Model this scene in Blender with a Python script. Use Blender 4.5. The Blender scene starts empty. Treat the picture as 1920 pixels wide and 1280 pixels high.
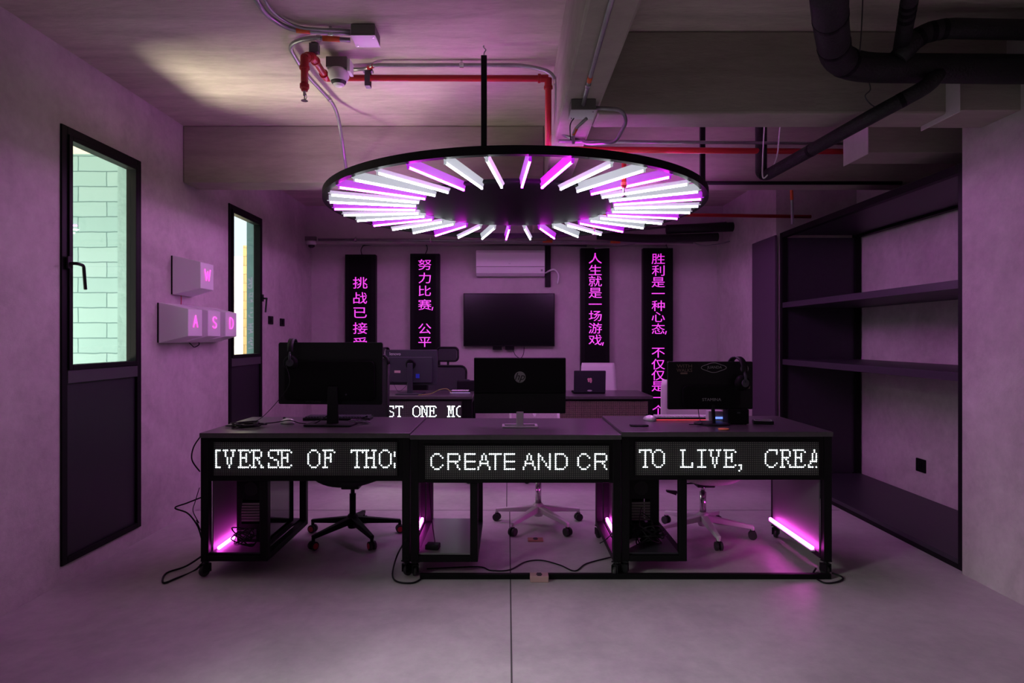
import bpy, bmesh, math, random
from mathutils import Vector, Matrix, Quaternion
random.seed(7)
PI = math.pi
C = bpy.context.scene.collection
S = bpy.context.scene

# ------------------------------------------------------------------ camera
F, CX, CY, H = 1160.0, 952.0, 634.0, 1.37
cam_d = bpy.data.cameras.new('camera'); cam = bpy.data.objects.new('camera', cam_d); C.objects.link(cam)
cam.location = (0, 0, H); cam.rotation_euler = (PI/2, 0, 0)
cam_d.sensor_width = 36; cam_d.lens = 36*F/1920
cam_d.shift_x = (960-CX)/1920; cam_d.shift_y = -(640-CY)/1920
cam_d.clip_start = .05
S.camera = cam

# ------------------------------------------------------------------ world, exposure, daylight
S.view_settings.view_transform = 'Standard'; S.view_settings.look = 'None'
S.view_settings.gamma = 1; S.view_settings.use_curve_mapping = False
S.view_settings.exposure = 0.0
S.cycles.use_denoising = True
S.cycles.max_bounces = 8
w = bpy.data.worlds.new('sky'); S.world = w; w.use_nodes = True
bg = w.node_tree.nodes['Background']; bg.inputs[0].default_value = (.86, .95, 1, 1); bg.inputs[1].default_value = 1.5

R = math.radians
def area(name, loc, target, sx, sy, power, col):
    d = bpy.data.lights.new(name, 'AREA'); d.shape = 'RECTANGLE'; d.size = sx; d.size_y = sy
    d.energy = power; d.color = col
    o = bpy.data.objects.new(name, d); C.objects.link(o); o.location = loc
    o.rotation_euler = (Vector(target)-Vector(loc)).to_track_quat('-Z', 'Y').to_euler()
    return o
# area lamps standing in for sunlit ground outside the left windows
g1 = area('sunlit_ground_near', (-4.3, 3.35, .15), (-2.2, 3.75, 2.35), 1.5, .9, 75, (1, .84, .66)); g1.data.spread = R(85)
area('sunlit_ground_far', (-4.4, 6.0, .15), (-2.4, 5.95, 2.3), 1.0, 1.0, 40, (1, .84, .62))
g2 = area('entry_bounce_fill', (-4.6, .4, .2), (-2.2, .5, 2.0), 1.6, 1.6, 4, (1, .88, .72)); g2.data.spread = R(85)  # added upward fill for the ceiling, outside the unseen windows
# added fill lamp aimed in through the unseen windows behind the viewer
g3 = area('entry_fill', (-4.4, .1, 3.2), (-.9, 1.4, 0), 2.0, 1.6, 130, (1, .97, .93)); g3.data.spread = R(65)
# added area lamps brightening the block wall and the garden bank
area('yard_wall_fill', (-5.2, 2.0, 2.5), (-3.2, 4.5, 1.4), 1.6, 1.6, 12, (.9, .97, 1))
area('garden_fill', (-4.6, 6.6, 3.2), (-4.4, 9.3, .8), 1.2, 1.2, 420, (1, .95, .86))

# ------------------------------------------------------------------ materials
def mat(name, col, rough=.5, metal=0, noise=0, scale=6, bump=0, bscale=None, spec=.5, col2=None, detail=6):
    m = bpy.data.materials.new(name); m.use_nodes = True
    nt = m.node_tree; b = nt.nodes['Principled BSDF']
    b.inputs['Base Color'].default_value = (*col, 1); b.inputs['Roughness'].default_value = rough
    b.inputs['Metallic'].default_value = metal; b.inputs['Specular IOR Level'].default_value = spec
    if noise or bump or col2:
        tc = nt.nodes.new('ShaderNodeTexCoord')
        n = nt.nodes.new('ShaderNodeTexNoise'); n.inputs['Scale'].default_value = scale; n.inputs['Detail'].default_value = detail
        n.inputs['Roughness'].default_value = .62
        nt.links.new(tc.outputs['Object'], n.inputs['Vector'])
        if noise or col2:
            r = nt.nodes.new('ShaderNodeValToRGB')
            c2 = col2 or tuple(min(1, c*(1+noise)) for c in col)
            c1 = col if col2 else tuple(c*(1-noise) for c in col)
            r.color_ramp.elements[0].position = .32; r.color_ramp.elements[1].position = .68
            r.color_ramp.elements[0].color = (*c1, 1); r.color_ramp.elements[1].color = (*c2, 1)
            nt.links.new(n.outputs['Fac'], r.inputs[0]); nt.links.new(r.outputs[0], b.inputs['Base Color'])
        if bump:
            n2 = nt.nodes.new('ShaderNodeTexNoise'); n2.inputs['Scale'].default_value = bscale or scale*3; n2.inputs['Detail'].default_value = 8
            nt.links.new(tc.outputs['Object'], n2.inputs['Vector'])
            bu = nt.nodes.new('ShaderNodeBump'); bu.inputs['Strength'].default_value = bump; bu.inputs['Distance'].default_value = .02
            nt.links.new(n2.outputs['Fac'], bu.inputs['Height']); nt.links.new(bu.outputs[0], b.inputs['Normal'])
    return m
def emit(name, col, strength):
    m = bpy.data.materials.new(name); m.use_nodes = True; nt = m.node_tree
    b = nt.nodes['Principled BSDF']; b.inputs['Base Color'].default_value = (.6, .6, .6, 1)
    b.inputs['Emission Color'].default_value = (*col, 1); b.inputs['Emission Strength'].default_value = strength
    return m

def concrete_mat(name, c1, c2, rough, stretch=(1, 1, 1), bump=.25, scale=2.2, boards=None):
    """cast concrete / plaster: broad mottling, fine grain, pits; optional board-form lines"""
    m = bpy.data.materials.new(name); m.use_nodes = True; nt = m.node_tree; L = nt.links; N = nt.nodes.new
    b = nt.nodes['Principled BSDF']; b.inputs['Roughness'].default_value = rough
    tc = N('ShaderNodeTexCoord'); mp = N('ShaderNodeMapping'); mp.inputs['Scale'].default_value = stretch
    L.new(tc.outputs['Object'], mp.inputs[0])
    n1 = N('ShaderNodeTexNoise'); n1.inputs['Scale'].default_value = scale; n1.inputs['Detail'].default_value = 8; n1.inputs['Roughness'].default_value = .6; n1.inputs['Distortion'].default_value = .6
    n2 = N('ShaderNodeTexNoise'); n2.inputs['Scale'].default_value = scale*9; n2.inputs['Detail'].default_value = 8; n2.inputs['Roughness'].default_value = .7
    L.new(mp.outputs[0], n1.inputs['Vector']); L.new(mp.outputs[0], n2.inputs['Vector'])
    mx = N('ShaderNodeMath'); mx.operation = 'MULTIPLY_ADD'; mx.inputs[1].default_value = .35
    L.new(n2.outputs['Fac'], mx.inputs[0]); 
    m2 = N('ShaderNodeMath'); m2.operation = 'MULTIPLY'; m2.inputs[1].default_value = .65; L.new(n1.outputs['Fac'], m2.inputs[0])
    L.new(m2.outputs[0], mx.inputs[2])
    r = N('ShaderNodeValToRGB'); r.color_ramp.elements[0].position = .36; r.color_ramp.elements[1].position = .64
    r.color_ramp.elements[0].color = (*c1, 1); r.color_ramp.elements[1].color = (*c2, 1)
    L.new(mx.outputs[0], r.inputs[0])
    out = r.outputs[0]; hgt = mx.outputs[0]
    if boards:
        wv = N('ShaderNodeTexWave'); wv.bands_direction = boards; wv.inputs['Scale'].default_value = .9; wv.inputs['Distortion'].default_value = 1.2; wv.inputs['Detail'].default_value = 3; wv.inputs['Detail Scale'].default_value = .4
        L.new(tc.outputs['Object'], wv.inputs['Vector'])
        rr = N('ShaderNodeValToRGB'); rr.color_ramp.elements[0].position = 0; rr.color_ramp.elements[1].position = .09
        rr.color_ramp.elements[0].color = (.78, .78, .78, 1); rr.color_ramp.elements[1].color = (1, 1, 1, 1)
        L.new(wv.outputs['Fac'], rr.inputs[0])
        mm = N('ShaderNodeMixRGB'); mm.blend_type = 'MULTIPLY'; mm.inputs[0].default_value = .45
        L.new(out, mm.inputs[1]); L.new(rr.outputs[0], mm.inputs[2]); out = mm.outputs[0]
    L.new(out, b.inputs['Base Color'])
    bu = N('ShaderNodeBump'); bu.inputs['Strength'].default_value = bump; bu.inputs['Distance'].default_value = .03
    L.new(hgt, bu.inputs['Height']); L.new(bu.outputs[0], b.inputs['Normal'])
    return m

M_plaster = concrete_mat('plaster_wall', (.37, .33, .32), (.55, .51, .495), .75, bump=.4, scale=1.7)
M_back = concrete_mat('plaster_back', (.42, .38, .38), (.52, .475, .475), .8, bump=.15, scale=1.8)
M_ceil = concrete_mat('cast_ceiling', (.42, .37, .32), (.64, .575, .505), .8, stretch=(.6, 2.2, 1), bump=.5, scale=1.7, boards='Y')
M_beam = concrete_mat('cast_beam', (.29, .265, .225), (.40, .365, .31), .8, stretch=(.5, 1, 2.5), bump=.3, scale=2, boards='Z')
M_floor = concrete_mat('polished_floor', (.33, .31, .305), (.49, .465, .455), .42, bump=.07, scale=1.5)
M_pale = mat('pale_wrap', (.62, .58, .58), .7, noise=.1, scale=5)
M_joint = mat('floor_joint', (.06, .055, .055), .9)
M_black = mat('black_metal', (.004, .004, .0045), .5, spec=.15)
M_black2 = mat('black_plastic', (.005, .005, .006), .5, spec=.25)
M_matte = mat('black_matte', (.003, .003, .0035), .7, spec=.15)
M_lenovo = mat('charcoal_plastic', (.03, .033, .042), .45)
M_top = mat('desk_laminate', (.065, .06, .063), .3, noise=.12, scale=40)
M_shelfdark = mat('shelf_laminate', (.028, .024, .034), .45, noise=.1, scale=30)
M_side = mat('side_sheet', (.12, .11, .12), .4)
M_board = mat('grey_board', (.20, .20, .205), .3)
M_panel = mat('window_lower_panel', (.012, .011, .016), .45)
M_alu = mat('aluminium_rail', (.10, .10, .105), .4, .6)
M_steel = mat('galvanised_conduit', (.34, .34, .35), .38, .75, noise=.15, scale=12)
M_boxm = mat('galvanised_box', (.42, .42, .42), .45, .45)
M_boxdark = mat('box_sides', (.13, .12, .115), .6, .2)
M_orange = mat('orange_tape', (.72, .13, .03), .6)
M_red = mat('red_pipe_paint', (.42, .015, .02), .38)
M_white = mat('white_plastic', (.72, .72, .72), .35)
M_chairwhite = mat('white_chair', (.66, .63, .64), .4)
M_meshw = mat('white_mesh_fabric', (.5, .46, .48), .8, noise=.15, scale=200)
M_meshb = mat('black_mesh_fabric', (.02, .02, .025), .75, noise=.3, scale=200)
M_casing = mat('batten_casing', (.5, .5, .52), .35)
M_foam = mat('pipe_foam', (.007, .007, .008), .62, noise=.3, scale=25, bump=.3)
M_key = mat('keycap_white', (.70, .69, .71), .4)
M_rubber = mat('rubber', (.02, .02, .02), .6)
M_redplastic = mat('red_caster_ring', (.5, .02, .04), .4)
M_chrome = mat('brushed_chrome', (.62, .62, .62), .22, .9)
M_silver = mat('silver_plastic', (.62, .60, .62), .3, .3)
M_teal = mat('teal_plaster', (.28, .46, .45), .8, noise=.08, scale=8, bump=.2)
M_ground = mat('yard_ground', (.55, .5, .42), .9, noise=.2, scale=3)
M_foliage = mat('bright_garden_bank', (.75, .68, .5), .9, noise=.35, scale=9, bump=.5)
M_soffit = mat('soffit_paint', (.62, .57, .5), .8, noise=.06, scale=4)
M_sticker = mat('cream_sticker', (.55, .45, .38), .6)
M_ink = mat('dark_ink', (.03, .03, .03), .6)
M_greytext = mat('grey_lettering', (.30, .30, .30), .5)
M_tan = mat('faded_sticker', (.16, .12, .09), .6)
M_logo = mat('logo_disc', (.25, .25, .25), .35, .3)
M_pink = mat('pink_sticker', (.75, .35, .42), .5)
M_lens = mat('dome_glass', (.02, .02, .02), .1)
M_yellow = mat('yellow_green_cable', (.45, .5, .08), .5)
M_wood = mat('reddish_plate', (.36, .17, .12), .5)
M_orangep = mat('orange_disc', (.7, .25, .08), .5)
M_blue = mat('blue_plug', (.02, .06, .6), .5)
M_screen = mat('tv_screen', (.002, .002, .003), .22, spec=.25)
E_w = emit('tube_white', (.90, .97, 1.0), 17)
E_p = emit('tube_magenta', (.90, .03, .98), 72)
E_bodyp = emit('casing_glow_magenta', (.55, .0, .85), .75); E_bodyw = emit('casing_glow_white', (.86, .93, 1.0), .45)  # casings emit weakly, standing in for tube light on them
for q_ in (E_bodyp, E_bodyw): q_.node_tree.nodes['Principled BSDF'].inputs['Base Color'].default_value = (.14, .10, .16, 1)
E_desk = emit('desk_tube_magenta', (1.0, .07, .80), 24)
E_led = emit('led_white', (.86, .97, 1.0), 16)
E_ledm = emit('led_magenta', (.95, .02, .86), 1.0)
E_neon = emit('neon_pink', (1.0, .05, .55), 1.5)
E_rgb = emit('rgb_red', (1, .05, .08), 1.2)
E_rgbb = emit('rgb_blue', (.1, .2, 1), 2.0)
E_rgbp = emit('rgb_violet', (.6, .4, 1), .6)

def brick_mat(name, c1, c2, mortar, bw, bh, ax=('X', 'Z')):
    m = bpy.data.materials.new(name); m.use_nodes = True; nt = m.node_tree; N = nt.nodes.new; L = nt.links
    b = nt.nodes['Principled BSDF']; b.inputs['Roughness'].default_value = .85
    tc = N('ShaderNodeTexCoord'); sp = N('ShaderNodeSeparateXYZ'); cb = N('ShaderNodeCombineXYZ')
    L.new(tc.outputs['Object'], sp.inputs[0]); L.new(sp.outputs[ax[0]], cb.inputs[0]); L.new(sp.outputs[ax[1]], cb.inputs[1])
    br = N('ShaderNodeTexBrick'); br.inputs['Scale'].default_value = 1; br.inputs['Brick Width'].default_value = bw; br.inputs['Row Height'].default_value = bh
    br.inputs['Mortar Size'].default_value = .004; br.inputs['Mortar Smooth'].default_value = .3
    br.inputs['Color1'].default_value = (*c1, 1); br.inputs['Color2'].default_value = (*c2, 1); br.inputs['Mortar'].default_value = (*mortar, 1)
    nz = N('ShaderNodeTexNoise'); nz.inputs['Scale'].default_value = 9; L.new(tc.outputs['Object'], nz.inputs['Vector'])
    ad = N('ShaderNodeVectorMath'); ad.operation = 'MULTIPLY_ADD'; ad.inputs[1].default_value = (.012, .012, 0)
    L.new(nz.outputs['Color'], ad.inputs[0]); L.new(cb.outputs[0], ad.inputs[2]); L.new(ad.outputs[0], br.inputs['Vector'])
    L.new(br.outputs['Color'], b.inputs['Base Color'])
    bu = N('ShaderNodeBump'); bu.inputs['Strength'].default_value = .5; bu.inputs['Distance'].default_value = .01; bu.invert = True
    L.new(br.outputs['Fac'], bu.inputs['Height']); L.new(bu.outputs[0], b.inputs['Normal'])
    return m
M_tealbrick = brick_mat('teal_painted_block', (.27, .45, .45), (.31, .49, .49), (.11, .22, .23), .40, .106)
M_orangebrick = brick_mat('orange_block', (.66, .40, .17), (.7, .44, .2), (.4, .25, .12), .35, .10)

def glass_mat():
    m = bpy.data.materials.new('window_glass'); m.use_nodes = True; nt = m.node_tree; nt.nodes.clear(); N = nt.nodes.new
    o = N('ShaderNodeOutputMaterial'); mx = N('ShaderNodeMixShader'); t = N('ShaderNodeBsdfTransparent'); g = N('ShaderNodeBsdfGlossy')
    lw = N('ShaderNodeLayerWeight'); lw.inputs[0].default_value = .5; g.inputs['Roughness'].default_value = .02
    pw = N('ShaderNodeMath'); pw.operation = 'POWER'; pw.inputs[1].default_value = 5; nt.links.new(lw.outputs['Facing'], pw.inputs[0])
    f = N('ShaderNodeMath'); f.operation = 'MULTIPLY_ADD'; f.inputs[1].default_value = .8; f.inputs[2].default_value = .04; nt.links.new(pw.outputs[0], f.inputs[0])
    t.inputs[0].default_value = (.93, .97, .96, 1)
    nt.links.new(f.outputs[0], mx.inputs[0]); nt.links.new(t.outputs[0], mx.inputs[1]); nt.links.new(g.outputs[0], mx.inputs[2]); nt.links.new(mx.outputs[0], o.inputs[0])
    return m
M_glass = glass_mat()

def led_face_mat(name, pitch, ox, oz, dot=(.30, .32, .27), base=(.009, .012, .011)):
    """dark louvred LED face with a regular grid of small unlit diodes"""
    m = bpy.data.materials.new(name); m.use_nodes = True; nt = m.node_tree; N = nt.nodes.new; L = nt.links
    b = nt.nodes['Principled BSDF']; b.inputs['Roughness'].default_value = .6
    tc = N('ShaderNodeTexCoord'); sp = N('ShaderNodeSeparateXYZ'); L.new(tc.outputs['Object'], sp.inputs[0])
    def frac(sock, off):
        a = N('ShaderNodeMath'); a.operation = 'SUBTRACT'; L.new(sock, a.inputs[0]); a.inputs[1].default_value = off
        d = N('ShaderNodeMath'); d.operation = 'DIVIDE'; L.new(a.outputs[0], d.inputs[0]); d.inputs[1].default_value = pitch
        e = N('ShaderNodeMath'); e.operation = 'ADD'; L.new(d.outputs[0], e.inputs[0]); e.inputs[1].default_value = 100.5
        f = N('ShaderNodeMath'); f.operation = 'FRACT'; L.new(e.outputs[0], f.inputs[0])
        g = N('ShaderNodeMath'); g.operation = 'SUBTRACT'; L.new(f.outputs[0], g.inputs[0]); g.inputs[1].default_value = .5
        h = N('ShaderNodeMath'); h.operation = 'POWER'; L.new(g.outputs[0], h.inputs[0]); h.inputs[1].default_value = 2
        return h.outputs[0]
    s = N('ShaderNodeMath'); s.operation = 'ADD'; L.new(frac(sp.outputs['X'], ox), s.inputs[0]); L.new(frac(sp.outputs['Z'], oz), s.inputs[1])
    c = N('ShaderNodeMath'); c.operation = 'LESS_THAN'; L.new(s.outputs[0], c.inputs[0]); c.inputs[1].default_value = .045
    mx = N('ShaderNodeMixRGB'); mx.inputs[1].default_value = (*base, 1); mx.inputs[2].default_value = (*dot, 1)
    L.new(c.outputs[0], mx.inputs[0]); L.new(mx.outputs[0], b.inputs['Base Color'])
    return m

# ------------------------------------------------------------------ mesh helpers
class MB:
    def __init__(s): s.v = []; s.f = []; s.mi = []; s.cur = 0
    def add(s, vs, fs):
        n = len(s.v); s.v += [tuple(x) for x in vs]; s.f += [tuple(i+n for i in f) for f in fs]; s.mi += [s.cur]*len(fs); return s
    def box(s, x0, x1, y0, y1, z0, z1):
        return s.add([(x0,y0,z0),(x1,y0,z0),(x1,y1,z0),(x0,y1,z0),(x0,y0,z1),(x1,y0,z1),(x1,y1,z1),(x0,y1,z1)],
                     [(0,3,2,1),(4,5,6,7),(0,1,5,4),(1,2,6,5),(2,3,7,6),(3,0,4,7)])
    def bar(s, p0, p1, w, h, w1=None, h1=None):
        p0 = Vector(p0); p1 = Vector(p1); d = (p1-p0).normalized()
        up = Vector((0,0,1)) if abs(d.z) < .95 else Vector((0,1,0))
        a = d.cross(up).normalized(); b = a.cross(d).normalized(); w1 = w1 or w; h1 = h1 or h
        vs = [p+a*sx*ww/2+b*sz*hh/2 for p, ww, hh in ((p0,w,h),(p1,w1,h1)) for sx, sz in ((-1,-1),(1,-1),(1,1),(-1,1))]
        return s.add(vs, [(0,1,2,3),(7,6,5,4),(0,4,5,1),(1,5,6,2),(2,6,7,3),(3,7,4,0)])
    def tube(s, pts, r, n=10, smooth=0, caps=True):
        pts = [Vector(p) for p in pts]
        if smooth: pts = catmull(pts, smooth)
        rs = r if isinstance(r, (list, tuple)) else [r]*len(pts)
        t = []
        for i in range(len(pts)):
            a = pts[max(0, i-1)]; b = pts[min(len(pts)-1, i+1)]; d = b-a
            t.append(d.normalized() if d.length > 1e-9 else Vector((0,0,1)))
        u = t[0].orthogonal().normalized(); vs = []
        for i, p in enumerate(pts):
            if i: u = (u - t[i]*u.dot(t[i])); u = u.normalized() if u.length > 1e-6 else t[i].orthogonal().normalized()
            w_ = t[i].cross(u)
            for k in range(n):
                a = 2*PI*k/n; vs.append(p + (u*math.cos(a)+w_*math.sin(a))*rs[i])
        fs = [(i*n+k, i*n+(k+1) % n, (i+1)*n+(k+1) % n, (i+1)*n+k) for i in range(len(pts)-1) for k in range(n)]
        if caps: fs += [tuple(reversed(range(n))), tuple((len(pts)-1)*n+k for k in range(n))]
        return s.add(vs, fs)
    def cyl(s, p0, p1, r, n=20, r1=None): return s.tube([p0, p1], [r, r1 if r1 is not None else r], n)
    def lathe(s, prof, c=(0,0,0), n=28, axis='Z'):
        vs = []
        for r, z in prof:
            for k in range(n):
                a = 2*PI*k/n; x, y = r*math.cos(a), r*math.sin(a)
                q = (x, y, z) if axis == 'Z' else (x, z, y) if axis == 'Y' else (z, x, y)
                vs.append((c[0]+q[0], c[1]+q[1], c[2]+q[2]))
        m = len(prof)
        fs = [(i*n+k, i*n+(k+1) % n, (i+1)*n+(k+1) % n, (i+1)*n+k) for i in range(m-1) for k in range(n)]
        fs += [tuple(reversed(range(n))), tuple((m-1)*n+k for k in range(n))]
        return s.add(vs, fs)
    def prism(s, poly, y0, y1, plane='XZ'):
        n = len(poly)
        def q(a, b, c): return (a, c, b) if plane == 'XZ' else (a, b, c) if plane == 'XY' else (c, a, b)
        vs = [q(a, b, y0) for a, b in poly]+[q(a, b, y1) for a, b in poly]
        return s.add(vs, [tuple(range(n)), tuple(reversed(range(n, 2*n)))]+[(i, i+n, (i+1) % n+n, (i+1) % n) for i in range(n)])
    def build(s, name, m, parent=None, bevel=0, smooth=False, loc=None, rot=None, sub=0):
        me = bpy.data.meshes.new(name); me.from_pydata(s.v, [], s.f)
        for mm in (m if isinstance(m, (list, tuple)) else [m]): me.materials.append(mm)
        for p, i in zip(me.polygons, s.mi): p.material_index = i
        bm = bmesh.new(); bm.from_mesh(me); bmesh.ops.recalc_face_normals(bm, faces=bm.faces); bm.to_mesh(me); bm.free()
        o = bpy.data.objects.new(name, me); C.objects.link(o)
        if parent: o.parent = parent
        if loc: o.location = loc
        if rot: o.rotation_euler = rot
        if bevel:
            b = o.modifiers.new('bevel', 'BEVEL'); b.width = bevel; b.segments = 2; b.limit_method = 'ANGLE'; b.angle_limit = R(40)
        if sub:
            q = o.modifiers.new('sub', 'SUBSURF'); q.levels = q.render_levels = sub
        if smooth:
            for p in me.polygons: p.use_smooth = len(p.vertices) <= 4
        return o
def catmull(P, k=6):
    out = []
    for i in range(len(P)-1):
        p0 = P[max(0, i-1)]; p1 = P[i]; p2 = P[i+1]; p3 = P[min(len(P)-1, i+2)]
        for j in range(k):
            t = j/k
            out.append(.5*((2*p1)+(-p0+p2)*t+(2*p0-5*p1+4*p2-p3)*t*t+(-p0+3*p1-3*p2+p3)*t**3))
    out.append(P[-1]); return out
def rrect(x0, x1, z0, z1, r, n=5):
    out = []
    for cx, cz, a0 in ((x1-r, z1-r, 0), (x0+r, z1-r, 90), (x0+r, z0+r, 180), (x1-r, z0+r, 270)):
        for k in range(n+1):
            a = R(a0+90*k/n); out.append((cx+r*math.cos(a), cz+r*math.sin(a)))
    return out
def fillet(pts, r, n=6):
    """round the corners of a polyline by r"""
    P = [Vector(p) for p in pts]; out = [P[0]]
    for i in range(1, len(P)-1):
        a = (P[i-1]-P[i]); b = (P[i+1]-P[i]); rr = min(r, a.length*.49, b.length*.49)
        A = P[i]+a.normalized()*rr; B = P[i]+b.normalized()*rr
        for k in range(n+1):
            t = k/n; out.append(A*(1-t)**2+P[i]*2*t*(1-t)+B*t*t)
    out.append(P[-1]); return out
def W(px, py, Y): return Vector(((px-CX)/F*Y, Y, H-(py-CY)/F*Y))      # a point of the place seen at (px,py) at distance Y
def WZ(px, py, Z):
    Y = (H-Z)*F/(py-CY); return Vector(((px-CX)/F*Y, Y, Z))
def tag(o, label=None, cat=None, group=None, kind=None):
    if label: o['label'] = label
    if cat: o['category'] = cat
    if group: o['group'] = group
    if kind: o['kind'] = kind
    return o
def thing(name, label, cat, loc=(0,0,0), rotz=0, group=None):
    o = bpy.data.objects.new(name, None); C.objects.link(o); o.location = loc; o.rotation_euler = (0, 0, rotz); o.empty_display_size = .1
    return tag(o, label, cat, group)
def st(o): o['kind'] = 'structure'; return o
_txt = {}
def text_geo(s, size, shear=0):
    """glyph outlines as filled faces, origin left baseline, in XZ"""
    k = (s, shear)
    if k not in _txt:
        cu = bpy.data.curves.new('t', 'FONT'); cu.body = s; cu.size = 1; cu.shear = shear; cu.resolution_u = 3
        o = bpy.data.objects.new('t', cu); C.objects.link(o)
        bpy.context.view_layer.update()
        dg = bpy.context.evaluated_depsgraph_get(); me = o.evaluated_get(dg).to_mesh()
        _txt[k] = ([tuple(v.co) for v in me.vertices], [tuple(p.vertices) for p in me.polygons])
        bpy.data.objects.remove(o); bpy.data.curves.remove(cu)
    v, f = _txt[k]
    return [(x*size, y*size) for x, y, _ in v], f
def add_text(mb, s, size, cx, cz, y, center=True, flip=1, shear=0, sx=1, dz=None):
    v, f = text_geo(s, size, shear)
    if not v: return
    x0 = min(a for a, b in v); x1 = max(a for a, b in v); z0 = min(b for a, b in v); z1 = max(b for a, b in v)
    ox = cx-(x0+x1)/2*sx*flip if center else cx; oz = (cz-(z0+z1)/2) if dz is None else cz+dz
    mb.add([(ox+a*sx*flip, y, oz+b) for a, b in v], f)

# ------------------------------------------------------------------ the room
XL, XR, XA, YB, ZC = -2.49, 2.645, 3.45, 7.85, 3.0
YR = -2.4
m = MB().box(-2.7, 3.6, YR-.2, YB+.2, -.15, 0); st(m.build('floor', M_floor))
jt = MB(); jt.box(.012, .019, YR, 4.93, -.001, .0008); jt.box(XL, XR, 4.93, 4.937, -.001, .0008); jt.box(-.012, -.005, 4.937, YB, -.001, .0008)
st(jt.build('trim_1', M_joint))
m = MB().box(-2.65, 3.6, YR-.2, YB+.2, ZC, ZC+.15); st(m.build('ceiling', M_ceil))
# window openings in the left wall
W1 = (3.44, 4.185, .10, 2.565); W2 = (5.51, 6.25, .10, 2.575); W3_added = (.45, 1.40, .10, 2.565); W4_added = (-1.1, -.15, .10, 2.565)  # last two openings are unseen, added to let fill light in
m = MB(); t = .14
m.box(XL-t, XL, YR-.2, W4_added[0], 0, ZC); m.box(XL-t, XL, W4_added[1], W3_added[0], 0, ZC); m.box(XL-t, XL, W3_added[1], W1[0], 0, ZC); m.box(XL-t, XL, W1[1], W2[0], 0, ZC); m.box(XL-t, XL, W2[1], YB+.2, 0, ZC)
for q in (W1, W2, W3_added, W4_added): m.box(XL-t, XL, q[0], q[1], 0, q[2]); m.box(XL-t, XL, q[0], q[1], q[3], ZC)
st(m.build('wall_left', M_plaster))
m = MB().box(XL, XR+.1, YB, YB+.14, 0, ZC); st(m.build('wall_back', M_back))
m = MB(); m.box(XR, XA+.14, YR-.2, 3.60, 0, ZC); m.box(XA, XA+.14, 3.60, 6.12, 0, ZC); m.box(XR+.01, XA+.14, 6.12, YB+.2, 0, ZC)
st(m.build('wall_right', M_plaster))
m = MB().box(XL, XR, YR-.14, YR, 0, ZC); st(m.build('wall_rear', M_plaster))
# beams
BZ = 2.56
st(MB().box(XL, .28, 4.74, 4.98, BZ, ZC).build('trim_2', M_beam, bevel=.012))
st(MB().box(.28, .475, YR, YB-.2, BZ, ZC).build('trim_3', M_beam, bevel=.012))
st(MB().box(.475, XR+.1, 3.28, 3.50, BZ, ZC).build('trim_4', M_beam, bevel=.012))
st(MB().box(.475, XA, 4.74, 4.98, BZ, ZC).build('trim_5', M_beam, bevel=.012))
st(MB().box(XL, XR+.02, YB-.22, YB, BZ-.02, ZC).build('trim_6', M_back))
# the two boxed beam ends over the shelving
for i, (x0, y0, y1, z0, z1, x1) in enumerate(((2.33, 3.19, 3.46, 2.545, 2.74, XR+.02), (2.29, 3.93, 4.19, 2.55, ZC, XA))):
    o = MB(); o.box(x0, x1, y0, y1, z0, z1); o.cur = 1
    o.box(x0-.008, x0-.001, y0-.01, y1+.02, z0-.012, z1+.0)
    st(o.build('trim_%d' % (7+i), [M_beam, M_pale], bevel=.004))

def window(n, q, handle_y, hz, hflip):
    y0, y1, z0, z1 = q; r = tag(bpy.data.objects.new('window_%d' % n, None)); C.objects.link(r); r['kind'] = 'structure'; r.location = (XL, y0, z0)
    w_ = y1-y0; h_ = z1-z0; gz = 1.19-z0
    f = MB(); d0, d1 = -.06, .012; e = .045
    f.box(d0, d1, 0, e, 0, h_); f.box(d0, d1, w_-e, w_, 0, h_); f.box(d0, d1, e, w_-e, 0, e*.8); f.box(d0, d1, e, w_-e, h_-e, h_)
    f.build('window_frame', M_black, r, bevel=.003)
    s = MB(); e2 = .03; a, b, c, d = e, w_-e, gz, h_-e
    s.box(-.045, .022, a, a+e2, c, d); s.box(-.045, .022, b-e2, b, c, d); s.box(-.045, .022, a+e2, b-e2, c, c+e2); s.box(-.045, .022, a+e2, b-e2, d-e2, d)
    s.build('sash', M_black, r, bevel=.003)
    MB().box(-.05, .014, e, w_-e, gz-.075, gz-.002).build('mid_rail', M_alu, r, bevel=.002)
    MB().box(-.04, -.005, e, w_-e, e*.8, gz-.075).build('lower_panel', M_panel, r)
    MB().box(-.02, -.014, a+e2, b-e2, c+e2, d-e2).build('pane', M_glass, r)
    hh = MB(); yy = handle_y-y0; zz = hz-z0
    hh.box(.022, .034, yy-.018, yy+.018, zz-.03, zz+.04)
    hh.tube(fillet([(.03, yy, zz), (.07, yy, zz), (.07, yy+.055*hflip, zz-.005), (.06, yy+.085*hflip, zz-.14)], .015), .009, 10)
    hh.build('handle', M_black2, r, bevel=.002)
window(1, W1, 3.475, 1.79, 1)
window(2, W2, 6.215, 1.77, -.1); window(3, W3_added, .485, 1.79, 1); window(4, W4_added, -1.065, 1.79, 1)  # third and fourth are unseen, put in for light behind the viewer

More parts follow.
